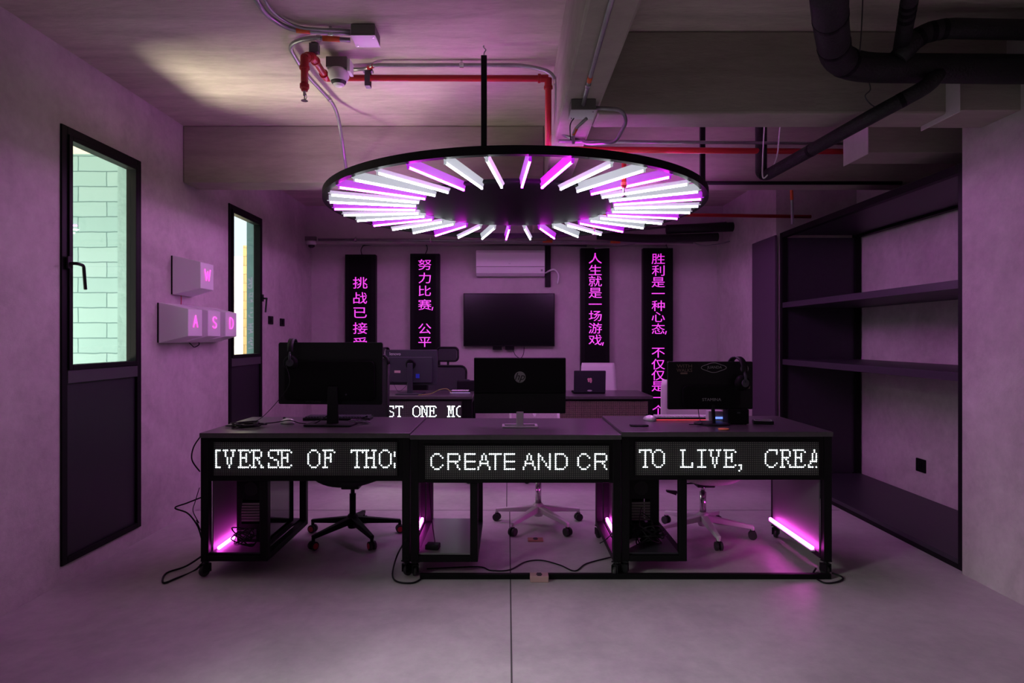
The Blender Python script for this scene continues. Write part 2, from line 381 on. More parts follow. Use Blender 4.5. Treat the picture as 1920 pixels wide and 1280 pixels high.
# outside
st(MB().box(-8, -2.66, -4, 12, -.3, -.1).build('yard_ground', M_ground))
o = st(MB().box(-4.6, -2.70, 4.33, 4.5, -.1, 2.66).build('trim_9', M_tealbrick))
st(MB().box(-2.70, -2.631, 4.31, 4.5, -.1, 2.66).build('trim_10', M_teal, bevel=.004))
st(MB().box(-4.6, -2.631, 2.2, 4.6, 2.66, 2.9).build('trim_11', M_soffit))
st(MB().box(-2.72, -2.631, 6.62, 6.8, -.1, 2.9).build('trim_12', M_teal))
st(MB().box(-2.995, -2.72, 7.0, 7.3, -.1, 2.42).build('trim_13', M_orangebrick))
st(MB().box(-7.5, -3.0, 9.3, 9.6, -.1, 2.6).build('trim_14', M_foliage))
st(MB().box(-2.632, -2.556, 6.238, 6.249, .1, 2.57).build('trim_15', M_teal))
st(MB().box(-2.632, -2.556, 4.173, 4.184, .1, 2.56).build('trim_16', M_teal))

# ------------------------------------------------------------------ shelving unit
r = thing('shelving_unit', 'tall empty black open shelving built into the right wall recess', 'shelving', (2.67, 3.62, 0))
ZS = 2.40; D = .76; LY = 2.45; p = .05
for x in (0, D-p):
    for y in (0, LY-p):
        MB().box(x, x+p, y, y+p, 0, ZS).build('post', M_black, r, bevel=.002)
for z0, z1 in ((0, .03), (ZS-.05, ZS)):
    a = MB(); a.box(0, p, p, LY-p, z0, z1); a.box(D-p, D, p, LY-p, z0, z1); a.build('rail', M_black, r, bevel=.002)
for z in (.03, 1.115, 1.665, ZS-.028):
    MB().box(.002, D, .002 if z < 2 else p, LY-p-.002, z, z+(.03 if z in (.03, ZS-.028) else .052)).build('shelf', M_shelfdark, r, bevel=.002)
MB().box(p, D-p, LY-.03, LY-.015, .06, ZS-.05).build('end_panel', M_shelfdark, r)
o = MB().box(2.63, 2.652, 6.09, 6.66, .0, 2.385).build('cladding_panel', mat('purple_grey_panel', (.07, .05, .075), .5), bevel=.002)
tag(o, 'smooth dark upright panel between the black shelving and the back corner', 'wall panel')

# ------------------------------------------------------------------ ring light
RC = (.055, 4.86, 2.385)
ring = thing('ring_chandelier', 'huge hanging ring light of white and magenta tubes around a dark disc', 'chandelier', RC)
a = MB(); n = 128; ro, ri = 1.45, 1.412; vs = []
for k in range(n):
    c, s_ = math.cos(2*PI*k/n), math.sin(2*PI*k/n)
    vs += [(ro*c, ro*s_, 0), (ro*c, ro*s_, .05), (ri*c, ri*s_, .05), (ri*c, ri*s_, 0)]
a.add(vs, [(k*4+j, ((k+1) % n)*4+j, ((k+1) % n)*4+(j+1) % 4, k*4+(j+1) % 4) for k in range(n) for j in range(4)])
a.build('ring_frame', M_black, ring)
MB().lathe([(.78, .012), (.80, .016), (.80, .034), (.78, .038)], n=96).build('centre_disc', mat('disc_satin', (.005, .004, .007), .6, spec=.12), ring)
kinds = ['P']+['P', 'W', 'C']*5+['P', 'W']+['P', 'C', 'W']*6
kinds = kinds[:36]
def batten_mesh(kind):
    a = MB(); h = .018 if kind == 'W' else .044
    a.prism([(-.006, -.003), (.006, -.003), (.019, h-.004), (.019, h), (-.019, h), (-.019, h-.004)], .765, 1.405, 'YZ'); a.box(1.405, 1.418, -.003, .003, .0, .006)
    a.box(.77, .775, -.009, .009, -.02, .0); a.box(1.395, 1.40, -.009, .009, -.02, .0)
    return a
protos = {}
for i, k in enumerate(kinds):
    th = R(-90+2.9+10*i)
    if k not in protos:
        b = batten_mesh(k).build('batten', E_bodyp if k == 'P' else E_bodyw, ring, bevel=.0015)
        tb = MB(); tb.tube([(.775, 0, -.010), (1.395, 0, -.010)], .0075, 12); t_ = tb.build('light_tube', E_p if k == 'P' else E_w, b, smooth=True)
        protos[k] = (b, t_)
    else:
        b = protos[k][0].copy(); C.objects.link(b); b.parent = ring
        t_ = protos[k][1].copy(); C.objects.link(t_); t_.parent = b
    b.rotation_euler = (0, 0, th); b.location = (0, 0, -.006)
for (x, y, z1) in ((-.132, 3.445, 2.94), (1.325, 4.21, 2.81)):
    lx, ly = x-RC[0], y-RC[1]; zt = z1-RC[2]
    a = MB(); a.box(lx-.016, lx+.016, ly-.016, ly+.016, .05, zt); o = a.build('suspension_rod', M_black, ring, bevel=.003)
    hk = MB(); hk.tube(fillet([(lx, ly, zt), (lx, ly, zt+.02), (lx+.012, ly, zt+.035), (lx-.004, ly, zt+.05), (lx, ly, ZC-RC[2]-.001)], .008), .0035, 8)
    hk.build('hook', M_steel, o)

# ------------------------------------------------------------------ LED lettering
G = {  # serif caps, 10 rows
'V': "XXX.XXX .X...X. .X...X. .X...X. ..X.X.. ..X.X.. ..X.X.. ..X.X.. ...X... ...X...",
'E': "XXXXXX. .X....X .X..X.. .X..X.. .XXXX.. .X..X.. .X..X.. .X..... .X....X XXXXXX.",
'R': "XXXXX.. .X...X. .X...X. .X...X. .XXXX.. .X.X... .X..X.. .X..X.. .X...X. XXX..XX",
'S': ".XXXXX X....X X....X X..... .XX... ...XX. .....X X....X X....X XXXXX.",
'O': "..XXX.. .X...X. X.....X X.....X X.....X X.....X X.....X X.....X .X...X. ..XXX..",
'F': "XXXXXX. .X....X .X..X.. .X..X.. .XXXX.. .X..X.. .X..X.. .X..... .X..... XXX....",
'T': "XXXXXXX X..X..X ...X... ...X... ...X... ...X... ...X... ...X... ...X... ..XXX..",
'H': "XXX.XXX .X...X. .X...X. .X...X. .XXXXX. .X...X. .X...X. .X...X. .X...X. XXX.XXX",
'L': "XXX.... .X..... .X..... .X..... .X..... .X..... .X..... .X....X .X....X XXXXXXX",
'I': "XXXXX ..X.. ..X.. ..X.. ..X.. ..X.. ..X.. ..X.. ..X.. XXXXX",
'i': "XXX X.. X.. X.. X.. X.. X.. X.. X.. XXX",
'C': "..XXXXX .X....X X.....X X...... X...... X...... X...... X.....X .X...X. ..XXX..",
'A': "...X... ...X... ..X.X.. ..X.X.. ..X.X.. ..X.X.. .XXXXX. .X...X. X.....X XXX.XXX",
'J': "..XXXXX ....X.. ....X.. ....X.. ....X.. ....X.. ....X.. X...X.. X...X.. .XXX...",
'U': "XXX.XXX .X...X. .X...X. .X...X. .X...X. .X...X. .X...X. .X...X. .X...X. ..XXX..",
'N': "XX..XXX .XX..X. .XX..X. .X.X.X. .X.X.X. .X.X.X. .X..XX. .X..XX. .X...X. XXX..X.",
'M': "XXX.XXX .XX.XX. .XX.XX. .XX.XX. .X.X.X. .X.X.X. .X.X.X. .X...X. .X...X. XXX.XXX",
',': ".. .. .. .. .. .. .. .. XX .X .X X.",
}
G2 = { # sans caps, 9 rows
'C': "..XXX.. .X...X. X.....X X...... X...... X...... X.....X .X...X. ..XXX..",
'R': "XXXXXX. X.....X X.....X X.....X XXXXXX. X...X.. X....X. X....X. X.....X",
'E': "XXXXXX X..... X..... X..... XXXXXX X..... X..... X..... XXXXXX",
'A': "...X... ..X.X.. ..X.X.. ..X.X.. .X...X. .XXXXX. .X...X. X.....X X.....X",
'T': "XXXXXXX ...X... ...X... ...X... ...X... ...X... ...X... ...X... ...X...",
'N': "X.....X XX....X X.X...X X.X...X X..X..X X...X.X X...X.X X....XX X.....X",
'D': "XXXXX.. X....X. X.....X X.....X X.....X X.....X X.....X X....X. XXXXX..",
}
PIT = .01077
def led_dots(mb, text, font, x0, z0, y, pitch=PIT, r=.0038):
    """text = list of (char, column); x0,z0 = first diode column / row"""
    seen = set()
    for ch, c0 in text:
        for ri_, row in enumerate(font[ch].split(' ')):
            for ci, q in enumerate(row):
                if q == 'X' and c0+ci <= 95: seen.add((c0+ci, ri_+3))
    for c, rr in sorted(seen):
        x = x0+c*pitch; z = z0-rr*pitch
        vs = [(x, y-.0035, z)]+[(x+r*math.cos(R(60*k+30)), y, z+r*math.sin(R(60*k+30))) for k in range(6)]
        mb.add(vs, [(0, 1+k, 1+(k+1) % 6) for k in range(6)])

# ------------------------------------------------------------------ casters
def caster(root, x, y, rot=0, h=.09):
    a = MB(); a.box(-.022, .022, -.022, .022, h-.006, h); a.cyl((0, 0, h-.02), (0, 0, h-.006), .012, 12)
    a.box(-.019, -.015, -.02, .03, .025, h-.02); a.box(.015, .019, -.02, .03, .025, h-.02); a.box(-.019, .019, -.02, .02, h-.024, h-.018)
    o = a.build('caster', M_black2, root, loc=(x, y, 0), rot=(0, 0, rot))
    b = MB(); b.lathe([(.022, -.012), (.03, -.010), (.032, 0), (.03, .010), (.022, .012)], (0, .012, .032), 20, 'X'); b.build('wheel', M_rubber, o, smooth=True)
    return o

# ------------------------------------------------------------------ desks
def desk(name_label, x0, x1, yf, ztop, depth, comp, text, font, colx, rowz, board=None, dotc=(.30, .32, .27), side_tubes=(), unlit=False, group='metal desks with scrolling sign fronts'):
    """x0,x1 outer edges at the front; comp = (a,b) compartment span measured from x0"""
    r = thing('desk', name_label, 'desk', (x0, yf, 0), 0, group)
    w_ = x1-x0; L = .045; zt = ztop-.028; zb = .09
    MB().box(-.002, w_+.002, -.012, depth, zt, ztop).build('desktop', M_top, r, bevel=.003)
    for x in (0, w_-L):
        for y in (0, depth-L):
            MB().box(x, x+L, y, y+L, zb, zt).build('leg', M_black, r, bevel=.003)
    for x in (0, w_-L):
        for z0, z1 in ((zt-.04, zt), (zb, zb+.035)): MB().box(x, x+L, L, depth-L, z0, z1).build('rail', M_black, r, bevel=.002)
    MB().box(L, w_-L, depth-L, depth, zt-.04, zt).build('rail', M_black, r, bevel=.002)
    if comp:
        ca, cb = comp
        for y in (0, depth-L): MB().box(cb-L, cb, y, y+L, zb, zt-.25 if y == 0 else zt-.04).build('post', M_black, r, bevel=.003)
        a = MB(); a.box(cb-L, cb, L, depth-L, zb, zb+.035); a.box(ca+L, cb-L, 0, L, zb, zb+.035); a.box(ca+L, cb-L, depth-L, depth, zb, zb+.035); a.build('lower_frame', M_black, r, bevel=.002)
        MB().box(ca+L, cb-L, L*.4, depth-L*.4, zb+.036, zb+.046).build('bottom_shelf', board or M_shelfdark, r)
    for xp, xt in side_tubes: MB().box(xp, xp+.006, L, depth-L, zb+.036, zt-.042).build('side_panel', M_side, r)
    sg = MB(); zs0, zs1 = zt-.25, zt-.002
    sg.box(L-.02, w_-L+.02, .004, .06, zs0, zs1); o = sg.build('led_sign', M_black, r, bevel=.002)
    fx0, fx1 = colx-x0-.012, colx-x0+95*PIT+.012; fz1, fz0 = rowz+.014, rowz-15*PIT-.014
    MB().box(fx0, fx1, -.003, .003, fz0, fz1).build('sign_face', led_face_mat('led_face', PIT, colx-x0, rowz, dotc), o)
    b = MB(); e = .008
    b.box(fx0-e, fx1+e, -.006, .003, fz1, fz1+e); b.box(fx0-e, fx1+e, -.006, .003, fz0-e, fz0); b.box(fx0-e, fx0, -.006, .003, fz0, fz1); b.box(fx1, fx1+e, -.006, .003, fz0, fz1)
    b.build('sign_bezel', M_black, o)
    if text:
        d = MB(); led_dots(d, text, font, colx-x0, rowz, -.0031); d.build('lit_lettering', E_led, o)
    for x in (L/2, w_-L/2):
        for y in (L/2, depth-L/2): caster(r, x, y, random.choice((.3, 1.2, 2.6, -.7)))
    for xp, x in side_tubes:
        q = MB(); q.box(x-.012, x+.012, .06, depth-.07, zb+.0365, zb+.045); q2 = q.build('tube_holder', M_casing, r)
        q = MB(); q.tube([(x, .065, zb+.056), (x, depth-.075, zb+.056)], .0105, 12); q.build('light_tube', E_desk, q2, smooth=True)
    return r
YF = 3.55
def colX(px, Y=YF): return (px-CX)/F*Y
def rowZ(py, Y=YF): return H-(py-CY)/F*Y
TL = [('i', 0), ('V', 4), ('E', 12), ('R', 19), ('S', 28), ('E', 34), ('O', 49), ('F', 57), ('T', 72), ('H', 79), ('O', 87), ('S', 95)]
TC = [('C', 2), ('R', 11), ('E', 20), ('A', 27), ('T', 33), ('E', 41), ('A', 51), ('N', 59), ('D', 68), ('C', 80), ('R', 89)]
TR = [('T', 1), ('O', 8), ('L', 23), ('I', 32), ('V', 38), ('E', 46), (',', 54), ('C', 68), ('R', 76), ('E', 83), ('A', 91)]
TB = [('J', 17), ('U', 24), ('S', 32), ('T', 39), ('O', 54), ('N', 61), ('E', 68), ('M', 84), ('O', 92)]
Y5 = YF-.006
d1 = desk('black front desk on the left whose sign reads VERSE OF THO', -1.763, -.562, YF, .828, .72, (0, .385), TL, G, colX(404.8, Y5), rowZ(833.7, Y5), side_tubes=((.047, .075), (1.163, 1.183)))
d2 = desk('black middle front desk whose sign reads CREATE AND CR', -.556, .648, YF-.01, .820, .72, (0, .385), TC, G2, colX(801.4, Y5-.01), rowZ(840.5, Y5-.01), board=M_board)
d3 = desk('black front desk on the right whose sign reads TO LIVE, CREA', .654, 1.861, YF, .835, .72, (0, .375), TR, G, colX(1196.1, Y5), rowZ(833.2, Y5), side_tubes=((.038, .020), (1.155, 1.127)))
YR2 = 5.8
d4 = desk('rear black desk whose sign reads JUST ONE MO', -1.50, -.335, YR2, .828, .66, None, TB, G, colX(862.8, YR2)-95*PIT, rowZ(755, YR2-.006)+0*PIT)
d5 = desk('rear black desk with blank unlit sign under the laptop', .15, 1.36, YR2, .828, .66, None, None, G, colX(1222, YR2)-.05-95*PIT, rowZ(755, YR2-.006), dotc=(.8, .62, .45))

# ------------------------------------------------------------------ office chairs
def chair(label, loc, rot, basemat, seatmat, backmat, seat_z, back_z, back_w, ringmat=None, headrest=False, Rb=.31, lever=True, shell=False, base_rot=0, lift_z=None):
    r = thing('office_chair', label, 'chair', loc, rot, 'office chairs at the desks')
    zh = .085
    hub = MB(); hub.lathe([(.03, zh-.02), (.038, zh), (.038, zh+.06), (.028, zh+.075)], n=20); hub.build('hub', basemat, r, smooth=True)
    for k in range(5):
        a = R(72*k+base_rot); d = Vector((math.cos(a), math.sin(a), 0))
        m_ = MB(); m_.bar(d*.02+Vector((0, 0, zh+.035)), d*(Rb*.97)+Vector((0, 0, zh-.004)), .05, .045, .028, .024)
        m_.cyl(d*(Rb*.95)+Vector((0, 0, .05)), d*(Rb*.95)+Vector((0, 0, zh)), .011, 12)
        o = m_.build('leg', basemat, r, bevel=.006)
        ca = MB(); s_ = d.cross(Vector((0, 0, 1))); c = d*(Rb*.95)+Vector((0, 0, .028))
        for sg in (-1, 1):
            ca.cyl(c+s_*(.006*sg), c+s_*(.024*sg), .028, 20)
        cs = ca.build('caster', M_rubber, r, bevel=.003)
        if ringmat:
            cr = MB()
            for sg in (-1, 1): cr.cyl(c+s_*(.0235*sg), c+s_*(.026*sg), .019, 18)
            cr.build('caster_ring', ringmat, cs)
        else:
            cr = MB(); cr.box(c.x-.012, c.x+.012, c.y-.012, c.y+.012, .05, .062); cr.build('caster_hood', M_black2, cs)
    g = MB(); g.cyl((0, 0, zh+.07), (0, 0, seat_z-.12), .022, 18); g.cyl((0, 0, seat_z-.12), (0, 0, seat_z-.055), .014, 18); g.build('gas_lift', M_chrome if not ringmat else M_black2, r, smooth=True)
    k = MB(); k.box(-.06, .06, -.08, .10, seat_z-.075, seat_z-.035); k.build('tilt_mechanism', M_black2, r, bevel=.006)
    if lever:
        l = MB(); l.tube(fillet([(-.05, -.02, seat_z-.055), (-.13, -.02, seat_z-.06), (-.13, -.02, seat_z-.12), (-.20, -.02, seat_z-.125)], .012), .006, 8); l.bar((-.19, -.02, seat_z-.125), (-.26, -.02, seat_z-.11), .02, .03, .035, .012)
        l.build('tilt_lever', M_black2, r, bevel=.003)
    # seat: dished pan, rounded outline
    s = MB(); nx, ny = 12, 12; vs = []
    for j in range(ny+1):
        for i in range(nx+1):
            u = i/nx*2-1; v = j/ny*2-1
            x = .25*u*math.sqrt(1-v*v*.32); y = .24*v*math.sqrt(1-u*u*.25)
            vs.append((x, y, seat_z-.035+.045*(u*u)**1.3+.012*v*v))
    top = [(x*.98, y*.98, seat_z+.03+.004*math.cos(x*9)) for x, y, z in vs]; n0 = len(vs)
    fs = []
    for j in range(ny):
        for i in range(nx):
            a_ = j*(nx+1)+i; fs += [(a_, a_+1, a_+nx+2, a_+nx+1), (n0+a_, n0+a_+nx+1, n0+a_+nx+2, n0+a_+1)]
    edge = [i for i in range(nx)]+[j*(nx+1)+nx for j in range(ny)]+[ny*(nx+1)+i for i in range(nx, 0, -1)]+[j*(nx+1) for j in range(ny, 0, -1)]
    for q in range(len(edge)):
        a_, b_ = edge[q], edge[(q+1) % len(edge)]; fs.append((a_, n0+a_, n0+b_, b_))
    s.add(vs+top, fs); s.build('seat', seatmat, r, smooth=True)
    # back (towards +y)
    z0 = seat_z+.12; yb = .25
    def yc(z, x=0): t_ = (z-z0)/(back_z-z0); return yb+.02*t_+.07*t_*t_*.6-.25*x*x
    if shell:
        vs = []; nx, nz = 10, 12; 
        for j in range(nz+1):
            for i in range(nx+1):
                u = i/nx*2-1; v = j/nz; hw = back_w/2*(1.06-.10*v)*(1-.10*max(0, v-.9)*10*.5)
                x = hw*u; z = z0+(back_z-z0)*v; vs.append((x, yc(z, x), z))
        n0 = len(vs); vs += [(x, y+.02, z) for x, y, z in vs]
        fs = []
        for j in range(nz):
            for i in range(nx):
                a_ = j*(nx+1)+i; fs += [(a_, a_+1, a_+nx+2, a_+nx+1), (n0+a_, n0+a_+nx+1, n0+a_+nx+2, n0+a_+1)]
        edge = [i for i in range(nx)]+[j*(nx+1)+nx for j in range(nz)]+[nz*(nx+1)+i for i in range(nx, 0, -1)]+[j*(nx+1) for j in range(nz, 0, -1)]
        for q in range(len(edge)): fs.append((edge[q], n0+edge[q], n0+edge[(q+1) % len(edge)], edge[(q+1) % len(edge)]))
        MB().add(vs, fs).build('backrest', backmat, r, smooth=True)
    else:
        poly = rrect(-back_w/2, back_w/2, z0, back_z, .07)
        f = MB(); f.tube([(x, yc(z, x), z) for x, z in poly]+[(poly[0][0], yc(poly[0][1], poly[0][0]), poly[0][1])], .012, 8); f.build('back_frame', basemat if basemat is M_chairwhite else M_black2, r, smooth=True)
        q = MB(); nz = 10
        vs = []
        for j in range(nz+1):
            z = z0+(back_z-z0)*j/nz
            hw = back_w/2-(.07-math.sqrt(max(0, .07**2-max(0, .07-min(z-z0, back_z-z))**2)))
            for i in range(9): x = hw*(i/4-1); vs.append((x, yc(z, x), z))
        n0 = len(vs); vs += [(x, y+.004, z) for x, y, z in vs]
        q.add(vs, [(j*9+i, j*9+i+1, (j+1)*9+i+1, (j+1)*9+i) for j in range(nz) for i in range(8)]+[(n0+j*9+i, n0+j*9+i+1, n0+(j+1)*9+i+1, n0+(j+1)*9+i) for j in range(nz) for i in range(8)])
        q.build('backrest', backmat, r, smooth=True)
    sp = MB(); sp.tube(fillet([(0, .06, seat_z-.05), (0, yb+.05, seat_z-.04), (0, yb+.045, z0+.25)], .08), .018, 10); sp.build('back_support', basemat if not ringmat else M_black2, r, smooth=True)
    if headrest:
        zc = back_z+.13; poly = rrect(-.12, .12, zc-.075, zc+.075, .04)
        h = MB(); h.tube([(x, yc(back_z)+.0, z) for x, z in poly]+[(poly[0][0], yc(back_z), poly[0][1])], .012, 8); h.tube([(0, yc(back_z)+.01, back_z-.1), (0, yc(back_z)+.02, zc-.07)], .012, 8)
        h.build('headrest_frame', M_black2, r, smooth=True)
        MB().box(-.105, .105, yc(back_z)-.003, yc(back_z)+.003, zc-.065, zc+.065).build('headrest_mesh', M_meshb, r)
    return r
chair('black desk chair with red ringed casters under the left front desk', (-1.07, 4.27, 0), 0, M_black, M_meshb, M_meshb, .42, 1.25, .38, ringmat=M_redplastic, base_rot=-54, Rb=.34, lever=False)
chair('white based office chair behind the middle front desk, thin white back frame under the screen', (.225, 4.555, 0), R(3), M_chairwhite, M_meshw, M_meshw, .47, .86, .37, base_rot=-57, Rb=.34)
chair('white office chair behind the right front desk, pale back beside the sticker covered screen', (1.363, 4.32, 0), R(0), M_chairwhite, M_meshw, M_chairwhite, .42, 1.06, .45, shell=True, base_rot=-90, Rb=.34)
chair('black mesh office chair with an open headrest at the rear left desk', (-.72, 6.65, 0), R(-8), M_black, M_meshb, M_meshb, .45, 1.06, .44, headrest=True)
chair('white shell office chair at the rear right desk behind the laptop', (1.03, 6.75, 0), R(0), M_chairwhite, M_meshw, M_chairwhite, .45, 1.09, .40, shell=True)

# ------------------------------------------------------------------ monitors and desk things
def headset(label, loc, rotz, sz=1.0, rx=0):
    r = thing('headset', label, 'headset', loc, rotz); r.rotation_euler = (rx, 0, rotz); r.scale = (sz, sz, sz)
    b = MB(); pts = []
    for k in range(17):
        a = R(-15+210*k/16); pts.append((0, .062*math.cos(a), -.055+.058*math.sin(a)))
    vs = []
    for (x, y, z) in pts:
        for dx, dr in ((-.016, 0), (.016, 0), (.016, .007), (-.016, .007)):
            n_ = Vector((0, y, z+.055)).normalized(); vs.append((dx, y+n_.y*dr, z+n_.z*dr))
    b.add(vs, [(i*4+j, i*4+(j+1) % 4, (i+1)*4+(j+1) % 4, (i+1)*4+j) for i in range(16) for j in range(4)]+[(0, 1, 2, 3), (67, 66, 65, 64)])
    b.build('headband', M_black2, r, smooth=True)
    for s_ in (-1, 1):
        c = MB(); c.lathe([(.015, -.018), (.034, -.014), (.04, 0), (.04, .012), (.03, .018)], (0, .052*s_, -.125), 24, 'Y'); cup = c.build('ear_cup', M_matte, r, smooth=True)
        y_ = MB(); y_.tube([(0, .064*s_, -.065), (.0, .075*s_, -.09), (0, .074*s_, -.12)], .007, 8); y_.cyl((0, .07*s_, -.125), (0, .077*s_, -.125), .02, 18); y_.build('yoke', M_lenovo, cup, smooth=True)
    return r

def cable(label, pts, r=.003, m_=M_black2, name='cable', smooth=6, cat='cable', group=None):
    o = MB().tube(pts, r, 6, smooth=smooth).build(name, m_, None, smooth=True); return tag(o, label, cat, group)

ZD = .828
# left front monitor (seen from behind)
r = thing('monitor', 'large plain black monitor back on the left front desk, headset on its corner', 'monitor', (-1.12, 3.90, ZD), R(-4))
MB().prism(rrect(-.335, .335, .125, .515, .012), 0, .018, 'XZ').build('screen_housing', M_black2, r, bevel=.002)
MB().prism(rrect(-.29, .29, .15, .40, .03), -.022, -.0005, 'XZ').build('rear_shell', M_matte, r, bevel=.004)
a = MB(); a.bar((0.03, -.035, .01), (.03, -.035, .24), .075, .02, .06, .018); a.build('stand_column', M_black2, r, bevel=.005)
MB().prism(rrect(-.13, .17, -.12, .09, .02), .0, .012, 'XY').build('stand_base', M_black2, r, bevel=.003)
MB().lathe([(.002, -.003), (.006, -.002), (.006, 0)], (.11, -.022, .19), 12, 'Y').build('joystick_button', M_lenovo, r)
t_ = MB(); add_text(t_, 'SAMSUNG', .022, -.11, .145, -.001); t_.build('maker_mark', mat('dim_mark', (.06, .06, .06), .4), r)
MB().box(-.333, .333, 0, .016, .515, .5165).build('top_edge_trim', M_alu, r)
headset('black headset hooked over the left corner of the left front monitor', (-1.36, 3.915, ZD+.53), R(6), 1.12)
# middle monitor
r = thing('monitor', 'black monitor back with round silver logo on the middle front desk', 'monitor', (.075, 3.83, .820), 0)
MB().prism(rrect(-.282, .282, .215, .428, .006), -.03, .0, 'XZ').build('rear_shell', M_matte, r, bevel=.003)
MB().prism(rrect(-.282, .282, .088, .212, .006), -.022, .0, 'XZ').build('lower_shell', M_black2, r, bevel=.003)
a = MB(); a.prism(rrect(-.284, .284, .086, .43, .006), .0005, .012, 'XZ'); a.build('screen_housing', M_black2, r)
MB().lathe([(.0345, -.001), (.0345, .0)], (.0, -.031, .312), 40, 'Y').build('logo_disc', M_logo, r)
t_ = MB(); add_text(t_, 'hp', .062, 0, .309, -.0335, shear=.35)
t_.bar((-.004, -.0335, .34), (-.006, -.0335, .349), .0001, .0001); t_.build('logo_letters', M_matte, r)
a = MB(); a.bar((0, -.03, .012), (0, -.03, .10), .044, .012); a.build('stand_column', M_silver, r, bevel=.004)
a = MB(); a.prism(rrect(-.11, .11, -.03, .085, .02), .0, .010, 'XY'); 
f = MB(); f.box(-.11, .11, -.045, -.022, 0, .012); f.box(-.11, -.094, -.022, .07, 0, .012); f.box(.094, .11, -.022, .07, 0, .012); f.box(-.094, .094, .055, .07, 0, .012)
f.build('stand_base', M_silver, r, bevel=.003)
# right monitor
r = thing('monitor', 'black sticker covered monitor back on the right front desk', 'monitor', (1.265, 3.86, .835), R(2))
MB().prism(rrect(-.268, .268, .092, .39, .008), 0, .02, 'XZ').build('screen_housing', M_black2, r, bevel=.003)
MB().prism(rrect(-.18, .18, .10, .24, .03), -.02, -.0005, 'XZ').build('rear_shell', M_matte, r, bevel=.004)
a = MB(); a.bar((.01, -.03, .008), (.01, -.012, .125), .02, .016); a.build('stand_column', M_black2, r, bevel=.003)
MB().lathe([(.11, 0), (.11, .006), (.09, .01)], (.01, -.0, 0), 36).build('stand_base', M_black2, r, smooth=False)
t_ = MB(); add_text(t_, 'STAMINA', .026, .0, .155, -.0212, sx=1.1); t_.build('maker_mark', M_greytext, r)
t_ = MB()
for k, s_ in enumerate(('WITH', 'WALKS')): add_text(t_, s_, .03, -.165, .362-k*.026, -.0012, sx=1.25 if k == 0 else 1.0)
t_.build('faded_sticker', M_tan, r)
MB().prism(rrect(-.19, -.145, .312, .322, .004), -.001, -.0003, 'XZ').build('small_sticker', M_tan, r)
poly = [(.02+.075*math.cos(R(a_))*(1+.06*math.cos(R(4*a_))), .352+.027*math.sin(R(a_))*(1+.12*math.cos(R(4*a_)))) for a_ in range(0, 360, 10)]
MB().tube([(x, -.0025, z) for x, z in poly]+[(poly[0][0], -.0025, poly[0][1])], .0016, 6).build('badge_outline', M_greytext, r)
t_ = MB(); add_text(t_, 'JUANDA', .024, .025, .352, -.0015, sx=1.0); t_.build('badge_letters', M_greytext, r)
a = MB(); a.prism([(.215+.026*math.cos(R(q)), .345+.026*math.sin(R(q))) for q in range(0, 360, 20)], -.0012, -.0004, 'XZ'); a.build('round_sticker', mat('grey_sticker', (.22, .21, .22), .5), r)
t_ = MB(); add_text(t_, '6', .04, .215, .345, -.0016); t_.build('sticker_numeral', M_ink, r)
MB().prism(rrect(.21, .25, .22, .245, .002), -.001, -.0003, 'XZ').build('square_sticker', M_tan, r)
headset('dark headset hanging on the right corner of the sticker covered monitor', (1.435, 3.875, .835+.41), R(14), 1.2)

o = thing('speaker', 'small black box speaker on the right front desk beneath the hanging headset', 'speaker', (1.43, 3.86, .835), 0)
MB().box(-.065, .065, -.03, .07, .004, .095).build('cabinet', M_matte, o, bevel=.006)
a = MB(); [a.cyl((x, y, 0), (x, y, .004), .006, 10) for x in (-.05, .05) for y in (-.015, .055)]; a.build('foot', M_rubber, o)
MB().box(-.01, .01, -.0315, -.030, .07, .078).build('rear_port', M_lenovo, o)

def keyboard(label, loc, rz, L=.42, glow=None, D_=.13):
    r = thing('keyboard', label, 'keyboard', loc, rz)
    MB().prism(rrect(-L/2, L/2, -D_/2, D_/2, .01), 0, .018, 'XY').build('body', M_black2, r, bevel=.002)
    k = MB(); nx = int(L/.019)-1
    for j in range(5):
        for i in range(nx): x = -L/2+.014+i*.019; y = -D_/2+.014+j*.0225; k.box(x, x+.015, y, y+.018, .018, .026)
    k.build('keys', M_lenovo if not glow else M_white, r)
    if glow:
        g = MB(); g.box(-L/2, L/2, -D_/2-.002, -D_/2+.0, .004, .008); g.build('edge_glow', glow, r)
    return r
keyboard('black keyboard on the left front desk behind the large monitor foot', (-1.13, 4.13, ZD), R(0), .44)
keyboard('keyboard with red glowing edge on the right front desk', (1.16, 4.08, .835), R(0), .40, E_rgb)
keyboard('small pale lit keyboard at the right end of the rear left desk', (-.47, 6.15, ZD), R(0), .20, E_rgbp, .10)
def mouse(label, loc, rz, m_):
    vs = []; n = 14; prof = [(0, 1.0), (.3, 1.04), (.6, .9), (.85, .6), (1, .0)]
    a = MB()
    for t, rr in prof:
        for k in range(n):
            q = 2*PI*k/n; vs.append((.031*rr*math.cos(q), .055*rr*math.sin(q), .036*t*(1-.18*math.sin(q)*rr)))
    a.add(vs, [(i*n+k, i*n+(k+1) % n, (i+1)*n+(k+1) % n, (i+1)*n+k) for i in range(4) for k in range(n)]+[tuple(range(n))])
    r = thing('computer_mouse', label, 'mouse', loc, rz); a.build('shell', m_, r, smooth=True)
    MB().cyl((-.004, .028, .033), (.004, .028, .033), .008, 12).build('scroll_wheel', M_rubber, r)
    return r
mouse('grey and black mouse on the left front desk left of the monitor foot', (-1.40, 3.93, ZD), R(60), M_silver)
mouse('white and grey gaming mouse on the right front desk near its left edge', (.925, 4.03, .835), R(25), M_silver)
